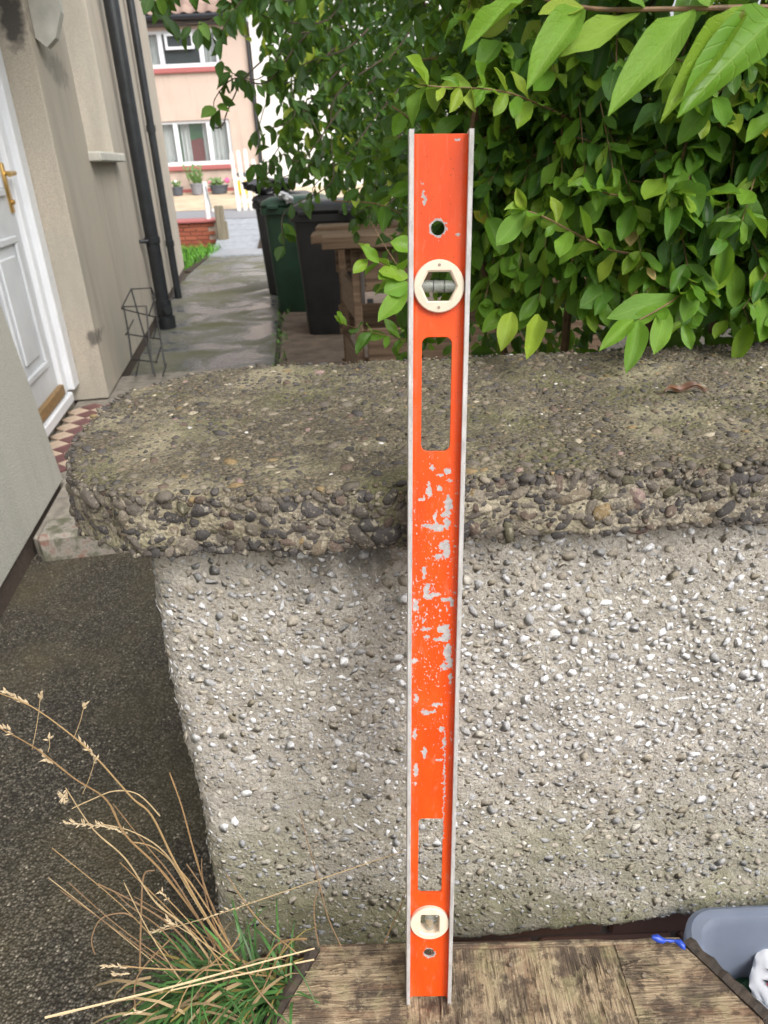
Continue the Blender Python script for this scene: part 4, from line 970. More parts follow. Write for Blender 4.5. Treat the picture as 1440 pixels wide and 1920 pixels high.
# --- brick plinth under the render
plm = MB().box((0, 0, 0), (.212, .09, .062), .004); pbm = mesh('brick', plm.v, plm.f, 'brick_brown')
plinth = MB().box((WL+.04, FRONT+.048, GZ-.05), (1.7, 1.04, .30)).build('plinth', 'plinth_mortar', gw)
for j in range(6):
    for i in range(8):
        x = WL+.037+i*.223+(.11 if j % 2 else 0)
        ob('brick', pbm, plinth, Matrix.Translation((x, FRONT+.040+random.uniform(-.002, .002), GZ+.002+j*.072+.004)))

# dead curled leaf on the coping
dlv = smooth_pts([(1246, 739, .955), (1262, 735, .955), (1285, 733, .956), (1310, 733, .957), (1326, 731, .957)], 5)
dm = MB()
def on_top(x, y, z):
    d = FWD+RGT*(x-720)/F_PX-UPV*(y-960)/F_PX; return CAM+d*((z-CAM_H)/d[2])
Pd = [on_top(p[0], p[1], CZ+.003)+np.array([0, 0, .003+.003*sin(i*.6)]) for i, p in enumerate(dlv)]
for sgn, w0 in ((1, .006), (-1, .003)):
    Vd = []
    for i, p in enumerate(Pd):
        w = w0*sin(pi*min(1, (i+.6)/len(Pd)))+.0006; Vd += [p, p+np.array([0, .3*sgn*w+w*sgn*.7, w*.9])]
    dm.add(Vd, [(2*i, 2*i+2, 2*i+3, 2*i+1) for i in range(len(Pd)-1)])
dm.tube([tuple(p) for p in Pd], .0014, 6)
dl = dm.build('fallen_leaf', 'dead_leaf', None, True); tag(dl, 'wet curled brown dead leaf lying on the coping', 'leaf')

# ================================================================== SPIRIT LEVEL
B = np.array([.027, .483, .36]); T_ = np.array([.059, .638, 1.26]); LL = 0.9138
za = (T_-B)/np.linalg.norm(T_-B); xa = np.array([1, -.02, -.04]); xa = xa-za*(xa@za); xa /= np.linalg.norm(xa); ya = np.cross(za, xa)
LM = mat4(np.stack([xa, ya, za], axis=1), B)
lv = root_local('spirit_level', LM, 'worn orange spirit level with silver edges leaning upright against the wall', 'spirit level')
WY = .0105
hexa = [(.0139*cos(radians(60*i)), .7947+.0116*sin(radians(60*i))*1.0) for i in range(6)]
web_out = [(-.0228, .0015), (.0228, .0015), (.0228, .9120), (-.0228, .9120)]
holes = [circ(.0057, 24, -.0014, .841), rrect(.0262, .1010, .006, 5, -.0008, .7022), rrect(.0262, .0990, .004, 5, -.0002, .2016), circ(.0062, 24, 0, .0665), circ(.0175, 32, 0, .7947), circ(.0150, 32, 0, .1135)]
web = plate_obj('web', web_out, holes, .0032, 'orange_paint', lv, lambda x, y, z: (x, WY+z, y), .0004)
for sx in (-1, 1):
    # flange with chamfered front edge; fillet of the web in orange
    pr = [(.0218, 0.0004), (.0222, 0), (.0256, 0), (.0260, .0006), (.0260, .0214), (.0256, .022), (.0222, .022), (.0218, .0216)]
    MB().loft([[(sx*a, b_, z) for a, b_ in pr] for z in (0.0, 0.0006, .25, .5, .75, .9132, LL)]).build('edge_rail', 'worn_aluminium', lv)
    R_ = .004; fl = [(.0218-R_+R_*sin(t), WY-.0016-R_+R_*cos(t)) for t in np.linspace(0, pi/2, 6)]
    poly = fl+[(.02175, WY-.0014)]
    MB().loft([[(sx*a, b_, z) for a, b_ in poly] for z in np.linspace(.002, .9115, 8)]).build('fillet', 'orange_paint', web, True)
def vial_housing(zc, ro, hole, name_mat, deep):
    k = 48; oc = circ(1, k)
    def ring(pts, y): return [(a, y, zc+b_) for a, b_ in pts]
    def radial(poly):          # resample a polygon (given as angle->radius) to k points by ray casting
        out = []
        for i in range(k):
            an = 2*pi*i/k; d = np.array([cos(an), sin(an)]); best = None
            for j in range(len(poly)):
                p = np.array(poly[j]); q_ = np.array(poly[(j+1) % len(poly)]); e = q_-p; den = d[0]*e[1]-d[1]*e[0]
                if abs(den) < 1e-12: continue
                t = (p[0]*e[1]-p[1]*e[0])/den; u_ = (p[0]*d[1]-p[1]*d[0])/den
                if t > 0 and -1e-6 <= u_ <= 1+1e-6: best = t if best is None else min(best, t)
            out.append((d[0]*best, d[1]*best))
        return out
    inner = radial(hole); cham = [(a*1.10, b_*1.12) for a, b_ in inner]
    rings = [ring([(a*ro, b_*ro) for a, b_ in oc], WY-.0018), ring([(a*ro, b_*ro) for a, b_ in oc], WY-.0058), ring([(a*(ro-.0008), b_*(ro-.0008)) for a, b_ in oc], WY-.0068), ring(cham, WY-.0072), ring(inner, WY-.0060), ring(inner, WY+.006)]
    MBh = MB().loft(rings, caps=False)
    back = [ring(inner, WY+.006), ring([(a*ro, b_*ro) for a, b_ in oc], WY+.006), ring([(a*ro, b_*ro) for a, b_ in oc], WY+.0018)]
    MBh.loft(back, caps=False)
    return MBh.build('vial_housing', 'cream_plastic', lv, True)
h1 = vial_housing(.7947, .0216, [(.0150, 0), (.0092, .0118), (-.0092, .0118), (-.0150, 0), (-.0092, -.0118), (.0092, -.0118)], None, 1)
h2 = vial_housing(.1135, .0218, [(.0092, .0125), (-.0092, .0125), (-.0104, .010), (-.0104, -.010), (-.006, -.0135), (.006, -.0135), (.0104, -.010), (.0104, .010)], None, 1)
vi = MB().tube([(-.0150, WY-.0005, .7947), (.0150, WY-.0005, .7947)], .0052, 16).build('vial', 'vial_liquid', h1, True)
MB().tube([(-.0146, WY-.0005, .7947), (.0146, WY-.0005, .7947)], .0036, 14).build('vial_liquid', 'vial_liquid', vi, True)
for x in (-.0045, .0050): MB().tube([(x-.00025, WY-.0005, .7947), (x+.00025, WY-.0005, .7947)], .0054, 16).build('vial_line', 'black_print', vi, True)
Vb_, Fb_ = ico(2, 0, 1, (.0034, .0018, .0024)); MB().add(Vb_+np.array([-.0078, WY-.0022, .7962]), [tuple(f) for f in Fb_]).build('bubble', 'vial_acrylic', vi, True)
v2 = MB().tube([(0, WY-.0002, .1125-.0095), (0, WY-.0002, .1125+.0130)], .0050, 16).build('vial', 'vial_liquid', h2, True)
MB().tube([(0, WY-.0002, .1025), (0, WY-.0002, .1095)], [.0020, .0044], 14).build('vial_tip', 'vial_amber', v2, True)
for (zc, dz) in ((.7947, .0172), (.7947, -.0172)):
    MB().tube([(0, WY-.0068, zc+dz), (0, WY-.0074, zc+dz)], .0013, 12).build('screw', 'screw_metal', h1, True)

# ================================================================== WOODEN STAND (chamfered board on legs)
sd = root('wooden_stand', (.125, .25, GZ), 'rotten plank-topped wooden stand under the spirit level', 'stand')
TZ = .358
oct_ = [(-.104, .552), (-.150, .468), (-.150, .10), (-.09, .01), (.34, .0), (.40, .10), (.400, .452), (.345, .541)]
def clip(poly, x0, x1):
    def cut(poly, f):
        out = []
        for i in range(len(poly)):
            a, b_ = poly[i], poly[(i+1) % len(poly)]; fa, fb = f(a), f(b_)
            if fa >= 0: out.append(a)
            if (fa >= 0) != (fb >= 0):
                t = fa/(fa-fb); out.append((a[0]+(b_[0]-a[0])*t, a[1]+(b_[1]-a[1])*t))
        return out
    return cut(cut(poly, lambda p: p[0]-x0), lambda p: x1-p[0])
def board(x0, x1, mat, z):
    poly = clip(oct_, x0, x1); bm = bmesh.new()
    vs = [bm.verts.new((x, y, z)) for x, y in poly]; f = bm.faces.new(vs); bmesh.ops.triangulate(bm, faces=[f])
    for _ in range(5):
        lg = [e for e in bm.edges if e.calc_length() > .010]
        if lg: bmesh.ops.subdivide_edges(bm, edges=lg, cuts=1, use_grid_fill=False)
        bmesh.ops.triangulate(bm, faces=bm.faces)
    gx = mat.endswith('x')
    for v in bm.verts:
        c = v.co; k = Vector((c.x*18, c.y*220, 0)) if gx else Vector((c.x*220, c.y*18, 0))
        c.z += noise.noise(k)*.0014+noise.noise(Vector((c.x*30, c.y*30, 5)))*.0012
    ext = bmesh.ops.extrude_face_region(bm, geom=bm.faces[:]); 
    for v in [g_ for g_ in ext['geom'] if isinstance(g_, bmesh.types.BMVert)]: v.co.z = z-.03
    bmesh.ops.recalc_face_normals(bm, faces=bm.faces)
    me = bpy.data.meshes.new('top_board'); bm.to_mesh(me); bm.free(); me.materials.append(MATS[mat]); return ob('top_board', me, sd)
board(-.2, .0008, 'rotten_wood_x', TZ-.0005); board(.0011, .262, 'rotten_wood_y', TZ-.002); board(.2623, .5, 'rotten_wood_x', TZ-.0002)
def strip(a, b_, w, z0, z1, nm='edge_strip', mat='bark_edge'):
    a = np.array(a); b_ = np.array(b_); d = (b_-a)/np.linalg.norm(b_-a); nrm = np.array([d[1], -d[0]])
    if nrm@(a-np.array([.12, .28])) < 0: nrm = -nrm
    K = 16; rings = []
    for i in range(K+1):
        p = a+(b_-a)*i/K; j = .0015*noise.noise(Vector((i*.7, a[0]*20, 2))); ww = w*(1+.25*noise.noise(Vector((i*.5, 3, a[1]*9))))
        q0 = p+nrm*.001; q1 = p+nrm*(ww+.001)
        rings.append([(q0[0], q0[1], z0), (q1[0], q1[1], z0), (q1[0], q1[1], z1+j-.001), ((q0+q1)[0]/2, (q0+q1)[1]/2, z1+j+.001), (q0[0], q0[1], z1+j)])
    MB().loft(rings).build(nm, mat, sd)
for i in range(8):
    a, b_ = oct_[i], oct_[(i+1) % 8]
    strip(a, b_, .014 if i in (0, 6) else .0085, TZ-.05, TZ+.002 if i in (0, 6) else TZ-.001, mat='bark_edge' if i not in (7,) else 'rotten_wood_x')
for (x, y) in ((-.06, .40), (.31, .40), (-.06, .10), (.31, .10)): MB().box((x-.025, y-.025, GZ), (x+.025, y+.025, TZ-.032), .004).build('leg', 'grey_timber', sd)
for (x, y) in ((-.02, .515), (.02, .520), (.245, .512), (.285, .505), (.13, .525)): MB().tube([(x, y, TZ-.004), (x, y, TZ+.0012)], .0024, 10).build('nail_head', 'screw_metal', sd, True)
# splinters lifted from the top
r = random.Random(4)
for (sx0, sx1, ax, n_) in ((.005, .26, 'y', 60), (-.13, .0, 'x', 16), (.27, .37, 'x', 20)):
    mb = MB()
    for _ in range(n_):
        x = r.uniform(sx0, sx1); y = r.uniform(.46, .535); L = r.uniform(.010, .032); w = r.uniform(.0008, .0022)
        d = np.array([r.gauss(0, .08), 1, 0]) if ax == 'y' else np.array([1, r.gauss(0, .08), 0]); s_ = np.array([d[1], -d[0], 0])*w; p = np.array([x, y, TZ+.0006]); e = p+d*L*(-1 if r.random() < .5 else 1)+np.array([0, 0, r.uniform(.0005, .003)])
        if not inside(e[0], e[1], oct_) or e[1] > .535: continue
        mb.add([p-s_, p+s_, e+s_*.3, e-s_*.3, (p+e)/2+np.array([0, 0, .0016])], [(0, 1, 4), (1, 2, 4), (2, 3, 4), (3, 0, 4)])
    o = mb.build('splinters', 'rotten_wood_'+ax, sd); o['kind'] = 'stuff'

# ================================================================== PLASTIC TUB WITH ODDS AND ENDS
tb = root('plastic_tub', (.62, .50, GZ), 'cloudy grey plastic storage tub between the stand and wall', 'storage tub')
TC = (.605, .475); TW, TD = .44, .30
def tring(dw, z, r=.045): return [(TC[0]+a, TC[1]+b_, z) for a, b_ in rrect(TW+dw, TD+dw, r+dw*.3, 8)]
ZR = .292
MB().loft([tring(-.10, GZ+.004), tring(-.09, GZ+.008), tring(-.028, ZR-.02), tring(-.028, ZR-.003), tring(-.022, ZR+.003), tring(.0, ZR+.004), tring(.012, ZR-.001), tring(.012, ZR-.020), tring(.006, ZR-.021), tring(.006, ZR-.006), tring(-.02, ZR-.004), tring(-.022, ZR-.022), tring(-.098, GZ+.012)], caps=True).build('body', 'cloudy_plastic', tb, True)
MB().box((TC[0]-.06, TC[1]+TD/2-.002, ZR-.012), (TC[0]+.06, TC[1]+TD/2+.022, ZR+.006), .006).build('lip', 'cloudy_plastic', tb, True)
def lump(name, c, s, mat, label, cat, seed=1, jit=.2, sub=3):
    V, Fc = ico(sub, jit, seed, s); o = MB().add(V+np.array(c), [tuple(f) for f in Fc]).build(name, mat, None, True); return tag(o, label, cat)
lump('crumpled_bag', (.505, .525, .115), (.085, .055, .05), 'white_wrap', 'crumpled white plastic bag in the bottom of the tub', 'bag', 3, .35, 4)
lump('green_cloth', (.478, .585, .165), (.035, .022, .018), 'green_scrap', 'scrap of dark green cloth inside the tub', 'cloth', 9, .4)
pk = root('packet', (.512, .572, .2), 'white rounded packet with crimson and black print in the tub', 'packet')
Vp, Fp = ico(4, .20, 12, (.062, .076, .020)); PM = Matrix.Translation((.512, .572, .208))@Matrix.Scale(.56, 4)@Matrix.Rotation(radians(28), 4, 'X')@Matrix.Rotation(radians(-18), 4, 'Y')
MB().add(Vp, [tuple(f) for f in Fp]).build('body', 'white_wrap', pk, True, M=PM)
def patch(poly, mat, nm):
    V = [(x, y, .0205*math.sqrt(max(0, 1-(x/.062)**2-(y/.078)**2))+.0016) for x, y in poly]; c = np.mean(V, axis=0); V.append(tuple(c))
    k = len(poly); MB().add(V, [(i, (i+1) % k, k) for i in range(k)]).build(nm, mat, pk, M=PM)
patch([(-.030, .002), (-.018, .012), (-.008, .004), (.006, .008), (.022, -.006), (.010, -.014), (-.002, -.010), (-.014, -.016)], 'crimson_print', 'red_print')
patch([(-.022, .036), (-.006, .026), (.012, .022), (-.004, .020), (-.014, .026)], 'black_print', 'black_print'); patch([(-.034, .012), (-.024, .010), (-.020, .004), (-.030, .006)], 'black_print', 'black_print'); patch([(-.004, .046), (.012, .032), (.024, .030), (.008, .028)], 'black_print', 'black_print')
tl = root('hand_tool', (.47, .56, .18), 'small hand tool with navy and olive handle inside the tub', 'tool')
MB().tube([(.458, .566, .186), (.468, .556, .182), (.482, .543, .178)], [.005, .0065, .006], 12).build('grip', 'navy_plastic', tl, True); MB().tube([(.466, .578, .190), (.482, .562, .186), (.500, .545, .180)], [.004, .0055, .005], 10).build('blade', 'olive_tape', tl, True); MB().tube([(.456, .586, .192), (.466, .578, .190)], [.006, .006], 10).build('ferrule', 'cream_plastic', tl, True)
# blue plastic tie behind the stand
bt = MB(); pts = [at(1222, 1757, .87), at(1232, 1759, .87), at(1243, 1764, .87), at(1250, 1763, .87), at(1256, 1764, .87), at(1264, 1764, .87), at(1274, 1767, .868), at(1281, 1775, .865), at(1284, 1781, .863)]
bt.tube([tuple(p) for p in pts], [.002, .0048, .0034, .0013, .0022, .0016, .0040, .0036, .0008], 10); bt = bt.build('plastic_tie', 'blue_plastic', None, True); tag(bt, 'bright blue plastic tie at the back corner of the wooden stand', 'plastic tie')

# ================================================================== GRASS CLUMP
gr = root('grass_clump', (-.26, .60, GZ), 'clump of dry straw stems and green grass at the wall corner', 'grass clump')
def green_fn(r):
    q = at(290+205*r.random(), 1835+130*r.random()**.8, .80+.10*r.random()); x, y, z = q; x += .03; y += .03; z -= .06
    t = r.random(); col = np.array([.050, .140, .032])*(.5+.9*r.random()) if t > .12 else np.array([.30, .24, .07])
    d = np.array([-.45+.45*r.normal(), -.50+.4*r.normal(), .75+.3*r.random()])
    return (x, y, z), d, .07+.09*r.random(), .0010+.0014*r.random(), 1.2+.7*r.random(), col
V, Fc, T = blades(1300, green_fn, 11)
gb = ob('green_blades', mesh('green_blades', V, Fc, 'grass_blade', True, T), gr); gb['kind'] = 'stuff'
straw = [(.34, .225, .105), (.28, .175, .082), (.42, .31, .17), (.21, .13, .070), (.58, .45, .27)]
def stem(pts, r0, r1, t, nm='dry_stem'):
    P = smooth_pts([at(*p) for p in pts], 5); n_ = len(P); rr = [(r0+(r1-r0)*i/(n_-1))*.82*(1.35 if i and i % 9 == 0 else 1) for i in range(n_)]
    return MB().tube([tuple(p) for p in P], rr, 5).build(nm, 'straw', gr, True, straw[t]), P
def seed_head(par, P0, P1, n_, seed):
    r = np.random.default_rng(seed); mb = MB(); P0 = np.array(P0); P1 = np.array(P1); d = (P1-P0); L = np.linalg.norm(d); d = d/L
    for i in range(n_):
        q = P0+(P1-P0)*i/n_; s_ = d*.95+r.normal(size=3)*.36; s_ /= np.linalg.norm(s_); le = .0068*(.7+.6*r.random()); a = np.cross(s_, [0, 0, 1]); a /= np.linalg.norm(a); b_ = np.cross(s_, a); w = .0012
        m_ = q+s_*le*.45
        mb.add([q, m_+a*w, m_+b_*w, m_-a*w, m_-b_*w, q+s_*le], [(0, 1, 2), (0, 2, 3), (0, 3, 4), (0, 4, 1), (5, 2, 1), (5, 3, 2), (5, 4, 3), (5, 1, 4)])
    mb.build('seed_head', 'straw', par, False, (.47, .37, .235))
b0 = .86
stems = [  # pixel path with depth, radii, tint, seed heads as (pixel,depth) pairs
 ([(448, 1800, b0), (400, 1740, .84), (330, 1620, .80), (285, 1530, .77), (247, 1495, .75), (180, 1420, .72), (130, 1375, .70), (60, 1325, .68), (0, 1300, .66)], .0017, .0006, 0, [((0, 1300, .66), (-30, 1285, .655), 9), ((55, 1322, .68), (10, 1296, .665), 22), ((185, 1425, .722), (150, 1390, .707), 14)]),
 ([(420, 1790, b0), (370, 1720, .84), (300, 1630, .81), (235, 1565, .78), (200, 1500, .76), (140, 1460, .73), (70, 1405, .70), (0, 1365, .67)], .0017, .0006, 1, [((100, 1433, .715), (75, 1408, .705), 14), ((25, 1375, .68), (0, 1360, .67), 8)]),
 ([(400, 1810, .85), (350, 1740, .83), (290, 1690, .81), (235, 1610, .78), (175, 1555, .76), (123, 1477, .73)], .0014, .0006, 2, [((130, 1500, .735), (115, 1492, .73), 12), ((125, 1480, .73), (118, 1500, .73), 8)]),
 ([(410, 1760, .85), (360, 1680, .82), (310, 1600, .80), (250, 1560, .785), (190, 1545, .77)], .0011, .0006, 2, [((240, 1563, .783), (185, 1545, .77), 20), ((190, 1548, .77), (122, 1542, .755), 24)]),
 ([(430, 1770, .86), (390, 1680, .84), (362, 1590, .82), (340, 1510, .80), (318, 1449, .79)], .0014, .0008, 1, []),
 ([(440, 1790, .86), (400, 1720, .84), (345, 1640, .82), (290, 1590, .80), (243, 1578, .79)], .0012, .0007, 0, []),
 ([(380, 1800, .85), (320, 1735, .82), (250, 1690, .80), (183, 1657, .78)], .0014, .0009, 3, []),
 ([(390, 1790, .85), (330, 1720, .83), (270, 1660, .81), (225, 1617, .79)], .0011, .0006, 1, []),
 ([(350, 1800, .84), (300, 1740, .82), (245, 1700, .80), (215, 1672, .79)], .0010, .0006, 3, []),
 ([(430, 1800, .86), (395, 1715, .84), (380, 1650, .83), (378, 1610, .82)], .0012, .0006, 3, []),
 ([(500, 1830, .84), (420, 1820, .82), (330, 1818, .80), (270, 1815, .79), (228, 1811, .78)], .0012, .0008, 0, [((240, 1814, .78), (196, 1810, .77), 18), ((245, 1826, .78), (212, 1828, .77), 10)]),
 ([(590, 1778, .80), (480, 1807, .78), (330, 1848, .75), (200, 1880, .73), (84, 1908, .71)], .0010, .0015, 4, []),
 ([(589, 1799, .80), (480, 1821, .79), (390, 1841, .775), (320, 1857, .76)], .0012, .0009, 4, []),
 ([(340, 1838, .79), (280, 1890, .76), (240, 1900, .75)], .0008, .0005, 2, [((275, 1893, .757), (238, 1902, .75), 8)]),
 ([(320, 1760, .83), (258, 1830, .80), (254, 1900, .77)], .0012, .0009, 3, []),
 ([(262, 1820, .80), (265, 1700, .80), (270, 1640, .80), (290, 1632, .80)], .0013, .0009, 3, []),
 ([(760, 1595, .82), (640, 1635, .82), (480, 1690, .83), (390, 1720, .83), (290, 1748, .83)], .0007, .0006, 2, [((480, 1690, .83), (380, 1722, .83), 10), ((335, 1732, .83), (282, 1748, .83), 16)]),
 ([(640, 1775, .84), (615, 1720, .84), (597, 1650, .84), (580, 1590, .84), (562, 1525, .84)], .0009, .0006, 3, []),
 ([(598, 1775, .84), (590, 1730, .84), (590, 1690, .84), (600, 1665, .84)], .0010, .0007, 3, []),
 ([(560, 1790, .84), (500, 1740, .84), (465, 1700, .84), (425, 1640, .84)], .0011, .0006, 1, []),
 ([(480, 1830, .83), (520, 1770, .83), (575, 1760, .82)], .0012, .0014, 1, []),
 ([(720, 1768, .85), (735, 1735, .85), (755, 1690, .84), (790, 1580, .84)], .0010, .0006, 1, []),
 ([(300, 1530, .78), (260, 1490, .77), (215, 1483, .765), (170, 1500, .755), (135, 1516, .75)], .0009, .0007, 2, []),
 ([(250, 1720, .80), (230, 1712, .80), (190, 1722, .79), (172, 1760, .785), (178, 1790, .785)], .0011, .0006, 3, []),
 ([(350, 1620, .81), (390, 1680, .83), (412, 1730, .84)], .0010, .0008, 3, []),
 ([(405, 1780, .85), (365, 1710, .83), (320, 1640, .81), (270, 1580, .795), (212, 1507, .775)], .0012, .0006, 3, []),
 ([(330, 1900, .79), (360, 1840, .80), (430, 1780, .82), (450, 1750, .83)], .0011, .0009, 1, []), ([(520, 1900, .80), (480, 1850, .80), (455, 1800, .81)], .0012, .0008, 3, []),
 ([(470, 1905, .80), (500, 1840, .81), (540, 1760, .83)], .0010, .0007, 3, []),
]
for k, (pts, r0, r1, t, heads) in enumerate(stems):
    o, P = stem(pts, r0, r1, t)
    for j, (h0, h1_, n_) in enumerate(heads): seed_head(o, at(*h0), at(*h1_), n_, k*7+j)
rg = random.Random(77)
for k in range(9):                 # the rest of the tuft: thinner broken stems fanning up and left
    bx = rg.uniform(330, 470); by = 1800+rg.uniform(-15, 60); le = rg.uniform(90, 330); an = radians(rg.uniform(112, 152)); d0 = rg.uniform(.82, .90)
    p1 = (bx+cos(an)*le*.5+rg.uniform(-8, 8), by-sin(an)*le*.5, d0-.03); p2 = (bx+cos(an+rg.uniform(-.05, .2))*le, by-sin(an)*le, d0-.07*le/300)
    q3 = [(bx, by, d0), p1, p2]
    if rg.random() < .35: q3.append((p2[0]-rg.uniform(20, 50), p2[1]+rg.uniform(-5, 30), p2[2]-.01))
    o, P = stem(q3, rg.uniform(.0008, .0013), .0005, rg.choice((0, 1, 3, 3, 2)))
    if k % 5 == 0: seed_head(o, P[-1]-(P[-1]-P[-2])*1.5, P[-1], 7, 300+k)
def dry_fn(r):
    q = at(280+210*r.random(), 1820+100*r.random(), .80+.08*r.random()); d = np.array([r.normal()*.9, -.3+r.normal()*.5, .35+.4*r.random()])
    return q, d, .05+.10*r.random(), .0010+.0012*r.random(), 1.0+r.random(), np.array([.30, .22, .12])*(.5+.9*r.random())
V, Fc, T = blades(34, dry_fn, 19)
gb = ob('dry_blades', mesh('dry_blades', V, Fc, 'grass_blade', True, T), gr); gb['kind'] = 'stuff'
# side branchlets of the seed heads
for k, (a, b_) in enumerate((((138, 1385, .705), (158, 1322, .69)), ((60, 1405, .70), (76, 1302, .68)), ((90, 1410, .705), (92, 1385, .70)), ((155, 1488, .745), (178, 1425, .73)))):
    o, P = stem([a, ((a[0]+b_[0])/2+2, (a[1]+b_[1])/2, (a[2]+b_[2])/2), b_], .0005, .0004, 2); q = at(*b_); seed_head(o, q-(q-at(*a))*.12, q, 6, 90+k)

# ================================================================== LEAVES
def leaf_proto(nseg, cols, fold, curl, shape, seed, wav=.0):
    r = random.Random(seed); V = []; Lv = []
    for i in range(nseg+1):
        v = i/nseg
        w = sin(pi*v**shape)**.74 if 0 < v < 1 else 0.0
        if i == 0: w = .04
        if i == nseg: w = .015
        for u in cols:
            x = u*w*.5; z = abs(u)*w*.5*fold - curl*v*v + wav*sin(v*9+u*2+seed)*abs(u)*w
            V.append((x, v, z)); Lv.append((abs(u), v, r.random()))
    nc = len(cols); Fc = [(i*nc+j, i*nc+j+1, (i+1)*nc+j+1, (i+1)*nc+j) for i in range(nseg) for j in range(nc-1)]
    return (np.array(V), np.array(Fc)), np.array(Lv)
HC = (-1, -.5, 0, .5, 1)
LP = []; LUV = []
for i in range(10):
    p, l = leaf_proto(8, HC, random.uniform(.04, .42), random.uniform(-.12, .36), random.uniform(1.0, 1.30), i, random.uniform(.02, .10)); LP.append(p); LUV.append(l)
SP = []; SUV = []
for i in range(8):
    p, l = leaf_proto(4, (-1, 0, 1), random.uniform(.15, .5), random.uniform(0, .3), random.uniform(1.0, 1.25), 40+i, .03); SP.append(p); SUV.append(l)
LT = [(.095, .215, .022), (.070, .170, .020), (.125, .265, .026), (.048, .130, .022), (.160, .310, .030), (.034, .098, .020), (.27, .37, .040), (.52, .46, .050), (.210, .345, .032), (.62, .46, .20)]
def leaf_R(tip, up):
    y = np.asarray(tip, float); y = y/np.linalg.norm(y); z = np.asarray(up, float); z = z-y*(y@z); z = z/(np.linalg.norm(z)+1e-9)
    return np.stack([np.cross(y, z), y, z], axis=1)
hedge = root('privet_hedge', (.7, 1.3, GZ), 'bright green privet hedge leaning over the coping on the right', 'hedge')
H = []
def add_leaf(L, P, tip, up, length, width, t, nproto): L.append((np.asarray(P), leaf_R(tip, up), (width, length, length), random.randrange(nproto), t))
def branch(pts, r0, r1, parent, LS, every=.022, ll=(.030, .050), wr=(.36, .54), tints=(0, 0, 1, 2, 2, 4, 8, 6), skip=0.0, mat='branch_brown', droop=.35, term=True):
    P = smooth_pts(pts, 8); n_ = len(P); MB().tube([tuple(p) for p in P], [r0+(r1-r0)*i/(n_-1) for i in range(n_)], 6).build('branch', mat, parent, True)
    acc = 0; flip = random.random() > .5; last = 0
    for i in range(1, n_):
        acc += np.linalg.norm(P[i]-P[i-1])
        if acc > every and i/n_ > skip:
            acc = 0; d = P[i]-P[i-1]; d /= np.linalg.norm(d); sd_ = np.cross(d, [0, 0, 1]); sd_ /= np.linalg.norm(sd_)+1e-9; up = np.cross(sd_, d); ang = random.uniform(-.5, .5)+(pi/2 if flip else 0); flip = not flip
            for s_ in (-1, 1):
                out = sd_*s_*cos(ang)+up*s_*sin(ang); tip = d*random.uniform(.4, .9)+out*random.uniform(.6, 1.0)+np.array([0, -.15, -droop*random.uniform(.5, 1.4)])
                L = random.uniform(*ll)*random.choice((.75, 1.0, 1.2, 1.35)); add_leaf(LS, P[i], tip, np.array([0, -.55, .8])+rng.normal(size=3)*.35, L, L*random.uniform(*wr), random.choice(tints), 10)
    if term:
        d = P[-1]-P[-2]; d /= np.linalg.norm(d)
        for k in range(3):
            L = random.uniform(*ll)*.7; add_leaf(LS, P[-1], d+rng.normal(size=3)*.5, np.array([0, -.5, .8]), L, L*.45, random.choice((2, 4, 8)), 10)
HK = 1.0
def px(*q): return [at(p[0], p[1], p[2]*HK) for p in q]
# the near branch across the top with its large leaves
NB = px((1460, 15, .47), (1400, 14, .47), (1250, 17, .475), (1120, 17, .48), (1030, 0, .49), (980, -18, .495))
MB().tube([tuple(p) for p in smooth_pts(NB, 6)], [.0019-.0009*i/30 for i in range(31)], 8).build('branch', 'branch_brown', hedge, True)
def traced(base, tip, width_px, t, up=(0, -.75, .6), k=None):
    a = at(base[0], base[1], base[2]*HK); b_ = at(tip[0], tip[1], tip[2]*HK); L = np.linalg.norm(b_-a); H.append((a, leaf_R(b_-a, up), (width_px*HK*(base[2]+tip[2])/2/F_PX*.88, L, L*.8), random.randrange(10) if k is None else k, t))
for a, b_, w, t in (((985, -3, .49), (866, 96, .46), 46, 4), ((1092, 17, .48), (997, 136, .45), 76, 4), ((1200, 24, .478), (1057, 88, .46), 58, 8), ((1302, 18, .472), (1150, 195, .44), 84, 4), ((1392, 14, .47), (1264, 181, .44), 66, 8), ((1462, 25, .47), (1293, 180, .44), 112, 2), ((1095, 15, .48), (1008, 30, .47), 46, 6), ((1210, 15, .476), (1170, -40, .46), 50, 2), ((1330, 12, .47), (1300, -60, .46), 60, 4)): traced(a, b_, w, t)
# traced sprigs
HK = 1.10
branch(px((1130, 262, 1.02), (1061, 219, .98), (1013, 197, .95), (957, 175, .92), (900, 166, .89), (840, 164, .87), (786, 159, .86)), .0019, .0008, hedge, H, .020, (.026, .042), tints=(2, 4, 4, 8, 2, 6))
branch(px((1263, 479, 1.0), (1198, 477, .97), (1142, 467, .95), (1085, 441, .93), (1021, 407, .91), (985, 395, .90)), .0022, .0009, hedge, H, .024, (.034, .052), tints=(0, 2, 4, 8, 2, 6))
branch(px((1279, 459, 1.0), (1255, 419, .97), (1222, 395, .95), (1178, 370, .93), (1142, 364, .92), (1110, 352, .91)), .0021, .0009, hedge, H, .026, (.034, .052), tints=(0, 2, 2, 4))
branch(px((1345, 480, 1.02), (1315, 519, .97), (1271, 556, .93), (1235, 580, .91), (1198, 600, .90)), .0017, .0008, hedge, H, .05, (.036, .05), tints=(2, 2, 4), term=False)
